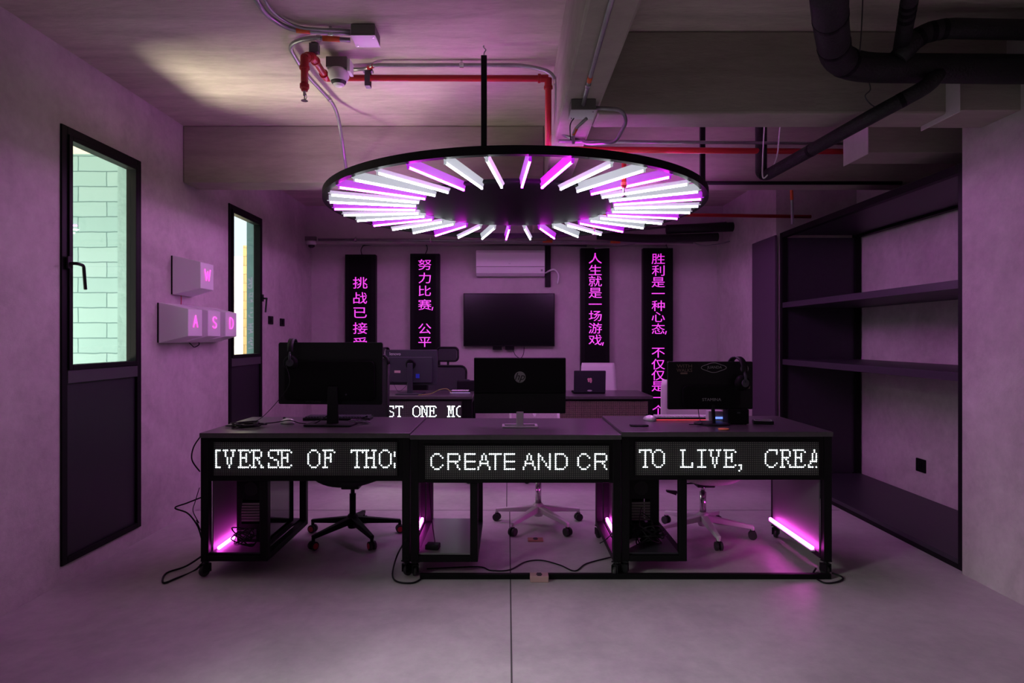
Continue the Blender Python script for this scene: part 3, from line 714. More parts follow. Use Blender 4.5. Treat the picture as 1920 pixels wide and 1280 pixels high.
o = MB().prism(rrect(.745, .855, 3.745, 3.795, .008), .836, .844, 'XY').build('phone', M_black2, bevel=.002); tag(o, 'slim black phone lying at the left edge of the right front desk', 'phone')
o = MB().lathe([(.03, 0), (.031, .003), (.03, .006)], (1.265, 3.625, .836), 30).build('coaster', M_orangep); tag(o, 'flat orange disc on the front edge of the right front desk', 'coaster')
o = thing('hard_drive', 'flat black case with silver rim beside the speaker on the right front desk', 'hard drive', (1.60, 3.88, .835), R(-14))
MB().prism(rrect(-.06, .06, -.04, .04, .01), 0, .02, 'XY').build('case', M_black2, o, bevel=.003)
MB().tube([(x, y, .022) for x, y in rrect(-.05, .05, -.03, .03, .01)]+[(.05, .02, .022)], .002, 6).build('rim', M_silver, o)
o = thing('docking_hub', 'low box with blue light on the right front desk under the monitor', 'electronics', (1.335, 3.99, .835), 0)
MB().box(-.05, .05, -.03, .03, 0, .07).build('body', M_silver, o, bevel=.004)
MB().box(-.005, .04, -.032, -.030, .02, .032).build('status_light', E_rgbb, o)
# rear left monitor
r = thing('monitor', 'charcoal monitor back with cream sticker on the rear left desk', 'monitor', (-.94, 6.05, ZD), R(-6))
MB().prism(rrect(-.265, .255, .085, .43, .012), 0, .03, 'XZ').build('screen_housing', M_lenovo, r, bevel=.004)
MB().prism(rrect(-.23, .21, .11, .36, .015), -.025, 0, 'XZ').build('rear_shell', M_lenovo, r, bevel=.005)
a = MB(); a.bar((.0, -.06, .01), (0, -.06, .30), .05, .03); a.build('stand_column', M_lenovo, r, bevel=.004)
a = MB(); a.lathe([(.04, -.012), (.05, 0)], (0, -.036, .29), 24, 'Y'); a.build('stand_joint', M_matte, r)
MB().prism(rrect(-.13, .13, -.14, .06, .02), 0, .012, 'XY').build('stand_base', M_lenovo, r, bevel=.003)
MB().box(-.165, -.105, -.0265, -.0255, .205, .228).build('cream_sticker', M_sticker, r)
t_ = MB(); add_text(t_, 'lenovo', .042, -.165, .39, -.0012); t_.build('maker_mark', M_white, r)
MB().box(.05, .085, -.032, -.0255, .155, .195).build('blue_plug', M_blue, r)
headset('small black headset hanging on the left corner of the rear left monitor', (-1.195, 6.06, ZD+.445), R(-15), 1.1)
o = thing('computer_box', 'low black box with a puck on top, right end of the rear left desk', 'electronics', (-.42, 6.39, ZD), 0)
MB().box(-.10, .085, -.06, .06, 0, .105).build('case', M_black2, o, bevel=.004)
MB().lathe([(.028, .105), (.03, .112), (.02, .118)], (0, 0, 0), 20).build('puck', M_lenovo, o)
cable('yellow green cable arching over the rear left desk top', [(-.85, 5.87, ZD+.004), (-.74, 5.95, ZD+.01), (-.66, 6.0, ZD+.045), (-.585, 6.0, ZD+.05), (-.54, 6.0, ZD+.004)], .0025, M_yellow)
cable('thin black lead trailing from the rear left monitor', [(-1.12, 6.02, ZD+.13), (-1.06, 5.98, ZD+.03), (-.98, 5.93, ZD+.08), (-.96, 5.95, ZD+.12)], .002)
# laptop
r = thing('laptop', 'open dark laptop with pink sticker on its lid on the rear right desk', 'laptop', (.80, 6.05, ZD), 0)
MB().prism(rrect(-.155, .155, 0, .22, .008), 0, .016, 'XY').build('base', M_matte, r, bevel=.002)
a = MB(); a.prism(rrect(-.155, .155, .0, .215, .008), -.006, .0, 'XZ'); a.build('lid', mat('laptop_lid', (.02, .018, .03), .4), r, bevel=.001, loc=(0, 0, .014), rot=(R(-6)*-1, 0, 0))
a = MB()
for dx, dz, rr in ((-.012, .012, .012), (.008, .014, .012), (-.01, -.006, .01), (.012, -.002, .010), (.01, -.016, .008)):
    a.prism([(dx+rr*math.cos(R(q)), .118+dz+rr*math.sin(R(q))) for q in range(0, 360, 30)], -.0075-.0001*rr*100, -.0066, 'XZ')
a.build('pink_sticker', M_pink, r, loc=(0, 0, .014), rot=(R(6), 0, 0))
a = MB(); a.prism([(.024*math.cos(R(q)), .018+.008*math.sin(R(q))) for q in range(0, 360, 20)], -.0072, -.0066, 'XZ'); a.build('silver_sticker', M_silver, r, loc=(0, 0, .014), rot=(R(6), 0, 0))

# wires over the left desk
def tangle(label, c, n, rx, ry, z, r=.003, seed=1, m_=M_black2, hz=.022):
    rnd = random.Random(seed); pts = []
    for i in range(n):
        a = i*1.9+rnd.uniform(-.4, .4); k = rnd.uniform(.4, 1)
        pts.append((c[0]+rx*k*math.cos(a), c[1]+ry*k*math.sin(a), z+.004+rnd.uniform(0, hz)))
    return cable(label, pts, r, m_, 'cable_bundle', 7, 'cables')
tangle('black tangle of cables on the left end of the left front desk', (-1.60, 3.78, 0), 26, .13, .09, ZD, .0035, 3)
tangle('coiled pale cable beside the left front monitor foot', (-.94, 3.92, 0), 16, .07, .05, ZD, .0028, 5, M_alu)
cable('headset lead dropping from the left front monitor to the desk', [(-1.375, 3.83, 1.21), (-1.34, 3.80, 1.10), (-1.40, 3.80, 1.0), (-1.52, 3.82, .88), (-1.62, 3.84, ZD+.006)], .0022)
cable('black lead running across the left front desk to its monitor', [(-1.60, 3.84, ZD+.006), (-1.45, 3.83, ZD+.02), (-1.36, 3.86, ZD+.03), (-1.30, 3.88, ZD+.01), (-1.2, 3.86, ZD+.014), (-1.10, 3.87, ZD+.08)], .0032)
cable('dark usb stick lead with pink tip behind the left front monitor', [(-.98, 3.96, ZD+.01), (-.93, 3.97, ZD+.03), (-.90, 3.97, ZD+.045)], .004)
for k, (a_, b_) in enumerate((((1.20, 3.9, .93), (1.19, 3.80, .845)), ((1.30, 3.9, .93), (1.27, 3.82, .845)))):
    cable(('left', 'right')[k]+' one of two thin leads drooping below the sticker covered monitor', [a_, ((a_[0]*.6+b_[0]*.4), 3.86, .87), b_, (b_[0]-.08, 3.79, .842)], .0022)

# ------------------------------------------------------------------ computer cases under the desks
def computer(label, x0, x1, y0, y1, z0, z1):
    r = thing('computer_case', label, 'computer', (x0, y0, z0)); w_, d_, h_ = x1-x0, y1-y0, z1-z0
    a = MB(); t = .006; a.box(0, w_, t, d_, 0, t); a.box(0, w_, t, d_, h_-t, h_); a.box(0, t, t, d_, t, h_-t); a.box(t, w_, d_-t, d_, t, h_-t); a.box(0, w_, 0, t, 0, .11); a.box(0, w_, 0, t, h_-.13, h_)
    a.box(0, .03, 0, t, .11, h_-.13); a.box(w_*.72, w_, 0, t, .11, h_-.13)
    a.build('case', M_black, r, bevel=.001)
    s = MB()
    for k in range(7): z = .125+k*(h_-.27)/7; s.box(.03, w_*.72, -.002, .004, z, z+.012)
    s.build('slot_covers', M_boxdark, r)
    f = MB(); f.lathe([(.035, -.003), (.042, -.003), (.042, 0), (.035, 0)], (w_*.45, 0, h_-.065), 24, 'Y'); f.build('fan_grille', M_black2, r)
    MB().box(w_-.0, w_+.004, .02, d_-.02, .03, h_-.02).build('glass_side', mat('smoked_glass', (.02, .02, .025), .08), r)
    p = MB(); p.box(.03, .12, -.003, 0, .02, .08); p.build('power_supply', M_lenovo, r)
    b = MB(); [b.cyl((x, y, -.008), (x, y, 0), .01, 10) for x in (.02, w_-.02) for y in (.03, d_-.03)]; b.build('foot', M_rubber, r)
    return r
computer('black tower computer with smoked side standing inside the left front desk', -1.63, -1.44, 3.72, 4.16, .145, .53)
computer('black tower computer wrapped in cables inside the right front desk', .72, .915, 3.74, 4.16, .145, .53)
tangle('power strip cables heaped by the glowing tube in the left front desk', (-1.56, 3.655, 0), 30, .08, .045, .145, .004, 11, hz=.10)
tangle('cables heaped at the foot of the right computer', (.83, 3.66, 0), 34, .12, .05, .145, .004, 12, hz=.13)
cable('lead rising behind the left computer', [(-1.62, 3.66, .15), (-1.60, 3.67, .25), (-1.58, 3.68, .40), (-1.575, 3.70, .48)], .0028)
cable('looped lead hanging off the right computer', [(.80, 3.70, .36), (.78, 3.66, .27), (.83, 3.66, .2), (.86, 3.68, .28), (.80, 3.70, .33)], .0025)
r = thing('power_strip', 'pale power strip lying at the foot of the right computer', 'power strip', (.745, 3.70, .137), R(-40))
MB().box(-.02, .02, -.09, .09, .0, .028).build('body', M_white, r, bevel=.004)
MB().lathe([(.007, .028), (.007, .030)], (0, .06, 0), 12).build('switch', M_redplastic, r)
r = thing('power_adapter', 'black power adapter on the grey bottom board of the middle front desk', 'power adapter', (-.44, 3.63, .137), R(-8))
MB().box(-.04, .04, -.03, .03, 0, .03).build('body', M_black2, r, bevel=.005)
MB().tube([(0, .03, .015), (.0, .05, .02), (-.03, .1, .12), (-.05, .12, .3), (-.06, .12, .42)], .003, 6, smooth=5).build('lead', M_black2, r)
# leads outside the left desk
cable('black lead bulging outside the left front desk beside the sign', [W(376, 818, 3.57), W(363, 838, 3.57), W(360, 862, 3.57), W(375, 884, 3.57)], .004)
cable('pointed black cable loop at the left side of the left front desk', [W(378, 932, 3.62), W(350, 943, 3.64), W(328, 952, 3.64), W(352, 962, 3.62), W(370, 985, 3.6), W(378, 1010, 3.6)], .0045)
cable('thin black cable hanging beside the left desk leg', [W(374, 914, 3.6), W(366, 940, 3.6), W(362, 958, 3.6), W(373, 980, 3.6), W(368, 975, 3.61), W(377, 995, 3.6)], .0025)
cable('long black cable loop lying on the floor left of the desks', [W(390, 1034, 3.6), WZ(345, 1064, .02)+Vector((0, .03, 0)), WZ(312, 1074, .006), WZ(306, 1092, .006), WZ(330, 1084, .006), WZ(372, 1064, .006)+Vector((0, -.02, 0)), W(392, 1036, 3.66)], .0055)
cable('black cable loop on the floor between the left and middle desks', [W(762, 1010, 3.52), WZ(745, 1040, .05), WZ(736, 1075, .01), WZ(745, 1090, .006), WZ(775, 1092, .006), WZ(793, 1082, .006)], .005)
cable('long wavy black cable on the floor behind the floor bar', [WZ(800, 1066, .005), WZ(895, 1062, .005), WZ(920, 1069, .005), WZ(955, 1068, .005), WZ(985, 1053, .005), WZ(1015, 1050, .005), WZ(1050, 1059, .005), WZ(1078, 1070, .005), WZ(1100, 1056, .005), WZ(1150, 1043, .005)], .004)
cable('short black cable curled at the foot of the right desk', [WZ(1530, 1065, .02), WZ(1525, 1078, .006), WZ(1545, 1092, .006), WZ(1572, 1090, .006), WZ(1580, 1082, .006), WZ(1560, 1074, .012)], .005)
cable('black lead between middle desk side panel and its tube', [W(1148, 1000, 3.72), W(1135, 1012, 3.75), W(1125, 1018, 3.8)], .003)
o = MB().box(-.50, 1.84, 3.515, 3.542, 0, .03).build('floor_bar', M_black, bevel=.003); tag(o, 'long black bar on the floor along the front of the desks', 'cable cover')
def plate(label, loc, rz, m_, h_=.04):
    r = thing('floor_socket', label, 'socket', loc, rz, 'floor sockets')
    MB().box(-.052, .052, -.03, .03, 0, h_).build('plate', m_, r, bevel=.003)
    a = MB(); a.lathe([(.016, h_), (.018, h_+.001)], (0, 0, 0), 16)
    [a.box(x-.012, x+.012, y-.004, y+.004, h_-.0, h_+.0012) for x, y in ((-.0, .02), (.0, -.02))]
    a.build('outlet', M_ink, r); return r
plate('pinkish floor socket box standing in front of the floor bar', WZ(1010, 1081, 0)-Vector((0, .055, 0)), 0, mat('pinkish_plate', (.5, .3, .3), .5), .035)
plate('brown floor socket plate under the middle front desk', WZ(1004, 1013, 0), 0, M_wood, .012)

# ------------------------------------------------------------------ left wall key sign
def keycap(label, letter, y0, z1, size=.292):
    r = thing('keycap_light', label, 'wall light', (XL, y0, z1-size), 0, 'keyboard key lights on the left wall')
    a = MB(); P_ = .20; i0 = .045; s_ = size
    base = [(0, 0), (s_, 0), (s_, s_), (0, s_)]; top = [(i0, .05), (s_-i0, .05), (s_-i0, s_-.045), (i0, s_-.045)]
    vs = [(.012, y, z) for y, z in base]+[(P_, y, z) for y, z in top]
    a.add(vs, [(0, 1, 5, 4), (1, 2, 6, 5), (2, 3, 7, 6), (3, 0, 4, 7), (4, 5, 6, 7), (3, 2, 1, 0)])
    a.build('keycap', M_key, r, bevel=.004)
    MB().box(0, .012, .004, s_-.004, .004, s_-.004).build('backplate', M_black, r)
    t = MB(); v, f = text_geo(letter, .15)
    x0 = min(a_ for a_, b in v); x1 = max(a_ for a_, b in v); z0 = min(b for a_, b in v); z1_ = max(b for a_, b in v)
    # stroke outlines as thin neon lines
    strokes = {'W': [[(0, 1), (.25, 0), (.5, .8), (.75, 0), (1, 1)]], 'A': [[(0, 0), (.5, 1), (1, 0)], [(.2, .38), (.8, .38)]],
               'S': [[(1, .85), (.75, .98), (.4, 1), (.1, .85), (.1, .65), (.35, .54), (.7, .44), (.95, .3), (.9, .1), (.6, 0), (.25, .02), (0, .15)]],
               'D': [[(0, 0), (0, 1), (.45, 1), (.85, .85), (1, .5), (.85, .15), (.45, 0), (0, 0)]]}[letter]
    hh = .085; ww = .085 if letter == 'W' else .06; cy = s_/2-.003; cz = s_/2+.012
    for s2 in strokes:
        pts = [(P_+.004, cy+(u-.5)*ww, cz+(v_-.5)*hh) for u, v_ in s2]
        t.tube(pts, .0043, 8, smooth=4 if letter in 'SD' else 0)
    t.build('neon_letter', E_neon, r, smooth=True)
    return r
zt1 = 1.985; zt2 = 1.627
keycap('white wall key light with pink letter W, alone above the others', 'W', 4.57, zt1)
keycap('white wall key light with pink letter A, nearest in the lower row', 'A', 4.39, zt2)
keycap('white wall key light with pink letter S, middle of the lower row', 'S', 4.685, zt2)
keycap('white wall key light with pink letter D, in front of the far window', 'D', 4.98, zt2)
cable('thin red cable joining the W key light to the lower row', [(XL+.008, 4.70, 1.70), (XL+.01, 4.70, 1.66), (XL+.008, 4.70, 1.625)], .003, M_redplastic)
cable('small black wire bundle hooked under the lower key lights', [(XL+.01, 4.80, 1.345), (XL+.03, 4.83, 1.31), (XL+.02, 4.88, 1.30), (XL+.03, 4.93, 1.32), (XL+.01, 4.96, 1.345)], .004)

def wall_plate(label, loc, face, w_=.075, h_=.115):
    r = thing('wall_outlet', label, 'outlet', loc, 0, 'black wall outlets'); d = .008*face
    poly = rrect(-w_/2, w_/2, -h_/2, h_/2, .008)
    a = MB(); a.prism(poly, 0, d, 'YZ'); a.build('plate', M_black, r, bevel=.001)
    b = MB(); b.box(min(d, d+.003*face), max(d, d+.003*face), -.016, .016, -.025, .025); b.build('insert', M_matte, r)
wall_plate('black wall outlet just right of the far left window', (XL, 6.49, 1.56), 1, .13, .085)
wall_plate('black wall outlet next to the back left corner', (XL, 6.82, 1.545), 1, .13, .085)
wall_plate('black wall outlet low inside the shelving recess', (XA, 5.16, .31), -1, .12, .11)

# ------------------------------------------------------------------ back wall: signs, tv, air conditioner
def banner(label, x0, x1, ztop, zbot, text, y0=7.85, dpt=.10, tx=0, gs=.144):
    r = thing('led_banner', label, 'sign', ((x0+x1)/2, y0-dpt, zbot), 0, 'vertical magenta character signs on the back wall')
    w_ = x1-x0; h_ = ztop-zbot
    MB().box(-w_/2, w_/2, 0, dpt-.001, 0, h_).build('housing', M_black, r, bevel=.004)
    MB().box(-w_/2+.05, w_/2-.05, -.003, 0, .03, h_-.03).build('sign_face', M_matte, r)
    t = MB(); yy = y0-dpt
    for ch, cy, *rest in text:
        z = H-(cy-CY)/F*(yy-.004)-zbot
        add_text(t, ch, gs, tx, z, -.0045, sx=1.24) if ch != ',' else t.add([(.093+tx, -.0045, z-.030), (.108+tx, -.0045, z-.030), (.096+tx, -.0045, z-.072), (.084+tx, -.0045, z-.072)], [(0, 1, 2, 3)])
        if ch == ',': t.build('lettering', E_ledm, r); t = MB()
    if t.v: t.build('lettering', E_ledm, r)
    return r
KY = 7.75
def bx(px): return (px-CX)/F*KY
banner('vertical black sign with characters 挑战已接受 behind the left front monitor', bx(647), bx(704), 2.42, .30, [('挑', 530), ('战', 558.5), ('已', 586), ('接', 615), ('受', 643)], gs=.156)
banner('vertical black sign with characters 努力比赛 and 公平 left of the television', bx(769), bx(824), 2.43, .30, [('努', 496), ('力', 521), ('比', 545), ('赛', 571), (',', 571), ('公', 616), ('平', 641)])
banner('vertical black sign with characters 人生就是一场游戏 right of the television', bx(1089), bx(1143), 2.50, .30, [('人', 484), ('生', 506), ('就', 527), ('是', 549), ('一', 570), ('场', 592), ('游', 615), ('戏', 637), (',', 637)], tx=.0)
banner('rightmost vertical black sign beginning 胜利是一种心态', bx(1206), bx(1262), 2.50, .30, [('胜', 485), ('利', 507), ('是', 529), ('一', 550), ('种', 573), ('心', 594), ('态', 616), (',', 616), ('不', 661), ('仅', 682.5), ('仅', 703), ('是', 724), ('一', 745), ('个', 769)], tx=-.0)
r = thing('television', 'flat black television hung on the back wall below the air conditioner', 'television', ((869+1040)/2*KY/F-CX*KY/F, 7.79, H-(649-CY)/F*7.77), 0)
MB().prism(rrect(-.572, .572, 0, .665, .004), -.03, .0, 'XZ').build('housing', M_black, r, bevel=.003)
MB().box(-.563, .563, -.0315, -.030, .014, .657).build('screen', M_screen, r)
MB().box(-.2, .2, 0, .055, .2, .5).build('bracket', M_black, r)
for x in (-.205, -.05): MB().box(x, x+.115, -.02, .0, -.045, -.001).build('lower_box', M_matte, r, bevel=.002)
MB().tube([(.05, -.01, -.045), (.08, -.01, -.11), (.14, -.01, -.15), (.18, -.01, -.10), (.19, -.01, -.005)], .004, 6, smooth=5).build('lead', M_black2, r)
r = thing('air_conditioner', 'white wall air conditioner above the television', 'air conditioner', (bx(957), YB, H-(517-CY)/F*7.7), 0)
prof = [(0, 0), (-.14, 0), (-.19, .03), (-.21, .09), (-.215, .11), (-.215, .28), (-.19, .312), (0, .312)]
MB().prism(prof, -.425, .425, 'YZ').build('body', M_white, r, bevel=.004)
MB().box(-.42, .42, -.2175, -.214, .105, .11).build('louvre_gap', M_ink, r)
t_ = MB(); add_text(t_, 'LG', .022, -.01, .145, -.2165); t_.build('maker_mark', M_greytext, r)
MB().box(.375, .40, -.213, -.209, .05, .075).build('display', M_greytext, r)
r2 = thing('pipe_cover', 'dark pipe chase beside the air conditioner on the back wall', 'duct', (bx(1030), YB, 2.0), 0)
MB().box(-.05, .02, -.06, 0, .02, .54).build('cover', M_black, r2, bevel=.004)
cable('white hose curling down beside the air conditioner', [W(1022, 512, 7.8), W(1038, 505, 7.78), W(1047, 515, 7.78), W(1045, 532, 7.8)], .012, M_white, 'hose', cat='hose')
for k, (px, pts) in enumerate(((677, [(679, 479), (677, 468), (683, 459), (692, 456)]), (798, [(797, 477), (801, 468), (800, 460), (795, 456)]))):
    cable(('black wire arching from the top of the first vertical sign', 'black wire from the top of the second vertical sign')[k], [W(a, b, 7.75) for a, b in pts], .006)
cable('thin wire curving to the top of the rightmost vertical sign', [W(1252, 467, 7.7), W(1248, 450, 7.7), W(1255, 430, 7.7), W(1268, 424, 7.6)], .004)
cable('grey flexible lead drooping over the third vertical sign', [W(1115, 465, 7.6), W(1160, 462, 7.6), W(1185, 458, 7.6), W(1200, 454, 7.6)], .008, M_steel)

# ------------------------------------------------------------------ conduits, boxes and pipes
def conduit(label, pts, r=.011, bands=(), clamps=(), m_=None, fr=.12, name='conduit', cat='conduit', bandm=None, cr=1.7):
    P_ = fillet(pts, fr, 7)
    o = MB().tube(P_, r, 12).build(name, m_ or M_steel, None, smooth=True); tag(o, label, cat)
    P3 = [Vector(p) for p in pts]
    seg = [(P_[i+1]-P_[i]).length for i in range(len(P_)-1)]; tot = sum(seg)
    def at(t):
        d = t*tot
        for i, s_ in enumerate(seg):
            if d <= s_: return P_[i].lerp(P_[i+1], d/s_), (P_[i+1]-P_[i]).normalized()
            d -= s_
        return P_[-1], (P_[-1]-P_[-2]).normalized()
    for t, ln in bands:
        a, d = at(t); b, _ = at(min(1, t+ln/tot)); MB().tube([a, b], r*1.12, 12).build('tape_band', bandm or M_orange, o, smooth=True)
    for t in clamps:
        a, d = at(t); c = MB(); c.tube([a-d*.012, a+d*.012], r*1.35, 12); c.box(a.x-.006, a.x+.006, a.y-.006, a.y+.006, a.z, a.z+r*cr+.01); c.build('clamp', M_chrome, o)
    return o
def jbox(label, x0, x1, y0, y1, z0, z1):
    r = thing('junction_box', label, 'electrical box', ((x0+x1)/2, (y0+y1)/2, z0), 0, 'ceiling junction boxes'); a, b = (x1-x0)/2, (y1-y0)/2; h = z1-z0
    MB().box(-a, a, -b, b, .004, h).build('box', M_boxdark, r, bevel=.002)
    MB().box(-a-.002, a+.002, -b-.002, b+.002, 0, .0035).build('cover_plate', M_boxm, r, bevel=.001)  # cover paler than the sides, putting light from below into the colour
    q = MB(); [q.cyl((x, y, -.003), (x, y, 0), .004, 10) for x, y in ((-a*.8, b*.7), (a*.8, -b*.7))]; q.build('screw', M_chrome, r)
jbox('grey junction box on the ceiling left of the long beam, fed by taped conduits', .5*(W(655, 72, 3.2).x+W(660, 72, 3.2).x), W(703, 72, 3.2).x, 3.2, 3.33, 2.935, 2.995)
jbox('junction box fixed under the long beam', .315, .438, 3.07, 3.20, 2.502, 2.558)
zc = 2.97
conduit('twin taped conduit curving from the top of the photo to the ceiling box', [WZ(462, -30, zc), WZ(500, 30, zc), WZ(545, 57, zc), WZ(657, 62, zc)], .013, [(.62, .07)], [(.86,), ][0])
conduit('second conduit beside it running into the ceiling box', [WZ(478, -30, zc), WZ(512, 26, zc), WZ(556, 53, zc), WZ(657, 58, zc)], .008)
conduit('conduit looping from the ceiling box down over the left beam', [WZ(657, 75, zc), WZ(575, 70, zc), WZ(540, 85, zc), WZ(570, 135, zc), W(632, 201, 4.30), W(651, 330, 4.715)], .0125, [(.03, .09)], [(.09), (.62)], fr=.16)
conduit('long conduit along the ceiling from detector to the long beam', [WZ(655, 130, zc), WZ(688, 129, zc), WZ(700, 122, zc), WZ(985, 122, zc), W(1042, 137, 3.56), W(1044, 190, 3.56), W(1047, 250, 3.60), W(1085, 264, 3.70)], .011, [(.07, .05)], [(.4), (.75)], bandm=M_red, fr=.10)
conduit('thin conduit crossing below the right beams to the far boxed end', [(.30, 3.64, H+(634-262)/F*3.64-.008), W(1587, 269, 4.30)], .010, clamps=())
# on the long beam's underside
conduit('straight conduit under the long beam with an orange band', [(.352, 1.6, 2.545), (.372, 2.83, 2.545), (.375, 3.07, 2.53)], .010, [(.80, .05)], [(.86,)][0])
conduit('conduit looping out of the beam box to the right', [(.438, 3.13, 2.535), (.58, 3.15, 2.535), (.62, 3.22, 2.50), (.60, 3.45, 2.46), (.46, 3.60, 2.50), (.44, 3.66, 2.54)], .010, fr=.06)
conduit('short taped conduit stub dropping below the beam box', [W(1100, 222, 3.12), W(1076, 244, 3.2), W(1075, 268, 3.3)], .008, [(.4, .05)], fr=.04)
cable('thin black wire hanging beside the beam box', [W(1076, 222, 3.15), W(1069, 235, 3.2), W(1070, 262, 3.3)], .003)
# red sprinkler pipework
def redpipe(label, pts, r=.021, fr=.0, heads=(), fit=True):
    o = tag(MB().tube(fillet(pts, .03, 5), r, 16).build('sprinkler_pipe', M_red, None, smooth=True), label, 'pipe')
    if fit:
        for p_ in pts[1:-1]:
            p_ = Vector(p_); a = MB()
            i = [Vector(q) for q in pts].index(p_)
            for q in (Vector(pts[i-1]), Vector(pts[i+1])):
                d = (q-p_).normalized(); a.tube([p_, p_+d*.045, p_+d*.047, p_+d*.062], [r*1.15, r*1.15, r*1.4, r*1.4], 16)
            a.build('elbow', M_red, o, smooth=False)
    for hp in heads:
        hp = Vector(hp); a = MB(); a.lathe([(r*1.3, 0), (r*1.3, -.02), (r*.9, -.03), (r*.9, -.035)], hp, 16); e = a.build('reducer', M_red, o)
        b = MB(); b.lathe([(.008, -.035), (.008, -.06), (.004, -.062), (.004, -.085), (.018, -.086), (.018, -.089)], hp, 16); b.tube([hp+Vector((.008, 0, -.05)), hp+Vector((.012, 0, -.07)), hp+Vector((.002, 0, -.085))], .002, 6); b.build('sprinkler_head', M_chrome, o)
    return o
hY = 3.30; sp0 = W(571, 158, hY)
redpipe('red sprinkler pipe with drop, run and downpipe left of the long beam', [sp0, W(571, 108, hY), W(586, 106, 3.42), W(612, 146, 3.70), W(1028, 147, 3.70), W(1028, 275, 3.70)], .019, heads=(sp0,))
rp = redpipe('red sprinkler pipe crossing behind the ring to the right', [W(1034, 280, 3.72), W(1587, 284, 4.32), (2.6, 4.40, W(1587, 284, 4.4).z)], .019, fit=False)
def drop(px, Y, ytop, ybot, label):
    a = W(px, ytop, Y); b = W(px, ybot-18, Y); redpipe(label, [a, b], .015, fit=False, heads=(b,))
dx = (1170-CX)/F; 
drop(1170, 3.87, 288, 360, 'red sprinkler drop seen between the ring tubes at right')
drop(1114, 5.8, 405, 440, 'far red sprinkler drop below the ring, right of centre')
redpipe('far dark red pipe running behind the ring towards the shelving', [W(1080, 400, 5.8), W(1520, 406, 5.9)], .017, fit=False)
for k, (px, yy) in enumerate(((690, 3.70),)):
    r = thing('pipe_hanger', 'dark clip holding the red sprinkler run to the ceiling', 'bracket', W(690, 162, 3.70), 0)
    a = MB(); a.box(-.016, .016, -.024, -.018, 0, .10); a.box(-.016, .016, .02, .026, 0, .10); a.box(-.016, .016, -.024, .026, -.004, 0); a.box(-.03, .03, -.02, .02, .085, .10); a.build('strap', M_alu, r, bevel=.002)
r = thing('pipe_hanger', 'dark bracket at the red elbow beside the taped conduit', 'bracket', W(588, 100, 3.42), 0)
MB().box(-.02, .03, -.02, .02, -.0, .05).build('strap', M_alu, r, bevel=.002)
# smoke detector
r = thing('smoke_detector', 'white smoke detector hung under a dark ceiling box', 'smoke detector', W(635, 132, 3.56), 0)
MB().box(-.06, .06, -.05, .05, .0, .06).build('mounting_box', M_boxdark, r, bevel=.003)
MB().lathe([(.058, 0), (.060, -.012), (.060, -.035), (.048, -.06), (.046, -.064)], n=32).build('detector_body', M_white, r, smooth=True)
MB().lathe([(.044, -.064), (.041, -.072), (.034, -.082)], n=32).build('vent_ring', M_ink, r)
MB().lathe([(.033, -.082), (.02, -.092), (.008, -.094)], n=24).build('sensor_cap', M_white, r)
MB().box(.058, .075, -.04, .04, -.02, .05).build('side_bracket', M_white, r)
# black insulated pipes
def fat(label, pts, r, fr, name='insulated_pipe'):
    P_ = fillet(pts, fr, 8); o = tag(MB().tube(P_, r, 24).build(name, M_foam, None, smooth=True), label, 'pipe')
    for t in (.25, .5, .75):
        i = int(t*(len(P_)-2)); a, b = P_[i], P_[i+1]; d = (b-a).normalized(); m_ = a.lerp(b, .5)
        MB().tube([m_-d*.012, m_+d*.012], r*1.025, 24).build('joint_tape', M_black, o)
    return o
fat('thickest black insulated pipe bending across the top right corner', [W(1553, -60, 2.2), W(1556, 35, 2.62), W(1570, 127, 3.08), (2.64, 3.08, W(1570, 130, 3.08).z)], .070, .22)
fat('mid sized black pipe rising from the thick pipe and turning right', [W(1682, 112, 3.04), W(1722, 66, 3.02), W(1770, 53, 3.0), (2.64, 3.0, W(1770, 57, 3.0).z)], .047, .10)
fat('short black pipe coming down from the top onto the thick pipe', [W(1712, -40, 2.62), W(1702, 20, 2.84), W(1690, 90, 3.04)], .036, .1)
fat('slanting black drain pipe with a riser, right of the ring', [W(1765, 128, 3.08), W(1742, 160, 3.0), W(1640, 215, 3.12), W(1438, 328, 4.1), W(1427, 325, 4.13), (W(1427, 300, 4.13).x, 4.13, 2.99)], .037, .06)
cable('white wire looped on the black riser', [W(1427, 222, 4.0)+Vector((.02, 0, -.03)), W(1433, 240, 4.02), W(1430, 300, 4.05), W(1432, 334, 4.05), W(1455, 300, 4.0), W(1462, 245, 3.9), W(1464, 226, 3.7)], .005, M_white)
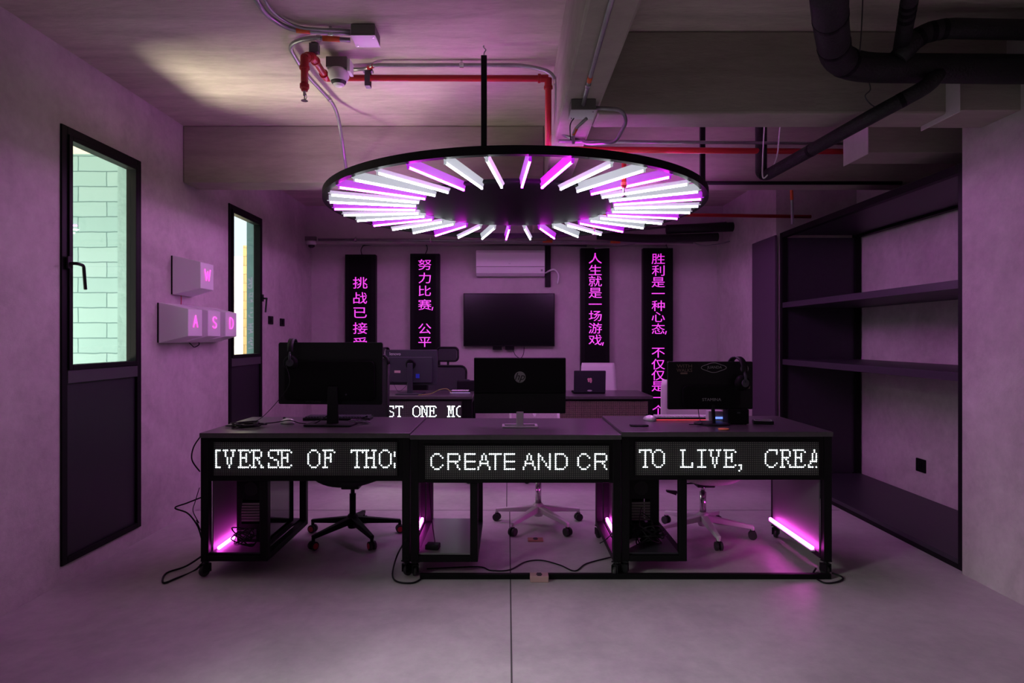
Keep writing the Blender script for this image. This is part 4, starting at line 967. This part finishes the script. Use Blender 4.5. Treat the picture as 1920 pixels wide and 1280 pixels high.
cable('twisted wire hook holding the slanting drain pipe', [W(1650, 205, 3.15), W(1632, 195, 3.2), W(1622, 180, 3.2), W(1632, 168, 3.2), W(1628, 150, 3.2)], .003, M_alu)
cable('thin wire hanging above the thick pipe elbow', [W(1618, -10, 2.95), W(1615, 60, 2.95), W(1612, 96, 2.97)], .003, M_alu)
conduit('straight dark pipe under the right cross beam', [W(1318, 343, 4.68), W(1690, 343, 4.68)], .014, m_=M_black)
conduit('short upright conduit with orange band beyond the right cross beam', [(W(1482, 350, 5.3).x, 5.3, 2.999), W(1486, 420, 5.3)], .012, [(.5, .12)], fr=.01)
# back wall services
conduit('long grey conduit along the top of the back wall', [W(597, 449, 7.6), W(1000, 452, 7.6), W(1300, 455, 7.55)], .016, [(.60, .12), (.78, .12)], clamps=(.1, .3, .5))
conduit('second dark conduit just below it on the back wall', [W(680, 460, 7.78), W(705, 456, 7.74), W(1000, 458, 7.74), W(1100, 461, 7.74)], .012, [(.15, .1)], m_=M_alu)
conduit('thin dark conduit above the back wall run at right', [W(1170, 432, 7.55), W(1250, 425, 7.55), W(1405, 415, 7.5)], .014, [(.45, .1)], m_=M_alu)
r = thing('duct', 'upper black insulated duct by the back right corner', 'duct', W(1250, 430, 7.3), 0)
MB().tube([(0, 0, 0), (.78, 0, .03)], .055, 16).build('sleeve', M_foam, r, smooth=True)
r = thing('duct', 'lower black insulated duct by the back right corner', 'duct', W(1120, 441, 7.3), 0)
MB().tube([(0, 0, 0), (.6, .0, -.04), (1.42, 0, -.02)], .05, 16, smooth=6).build('sleeve', M_foam, r, smooth=True)
cable('pale flexible lead hooked under the black ducts', [W(1300, 455, 7.3), W(1320, 461, 7.3), W(1350, 457, 7.3), W(1368, 452, 7.3)], .008, M_steel)
r = thing('dome_camera', 'white dome camera at the top left of the back wall', 'camera', W(584, 452, 7.65), 0)
MB().box(-.07, .07, -.06, .06, 0, .05).build('mounting_box', M_boxdark, r, bevel=.004)
MB().lathe([(.062, 0), (.062, -.03), (.05, -.05)], n=28).build('housing', M_white, r, smooth=True)
MB().lathe([(.042, -.05), (.035, -.072), (.015, -.085)], n=24).build('dome', M_lens, r, smooth=True)
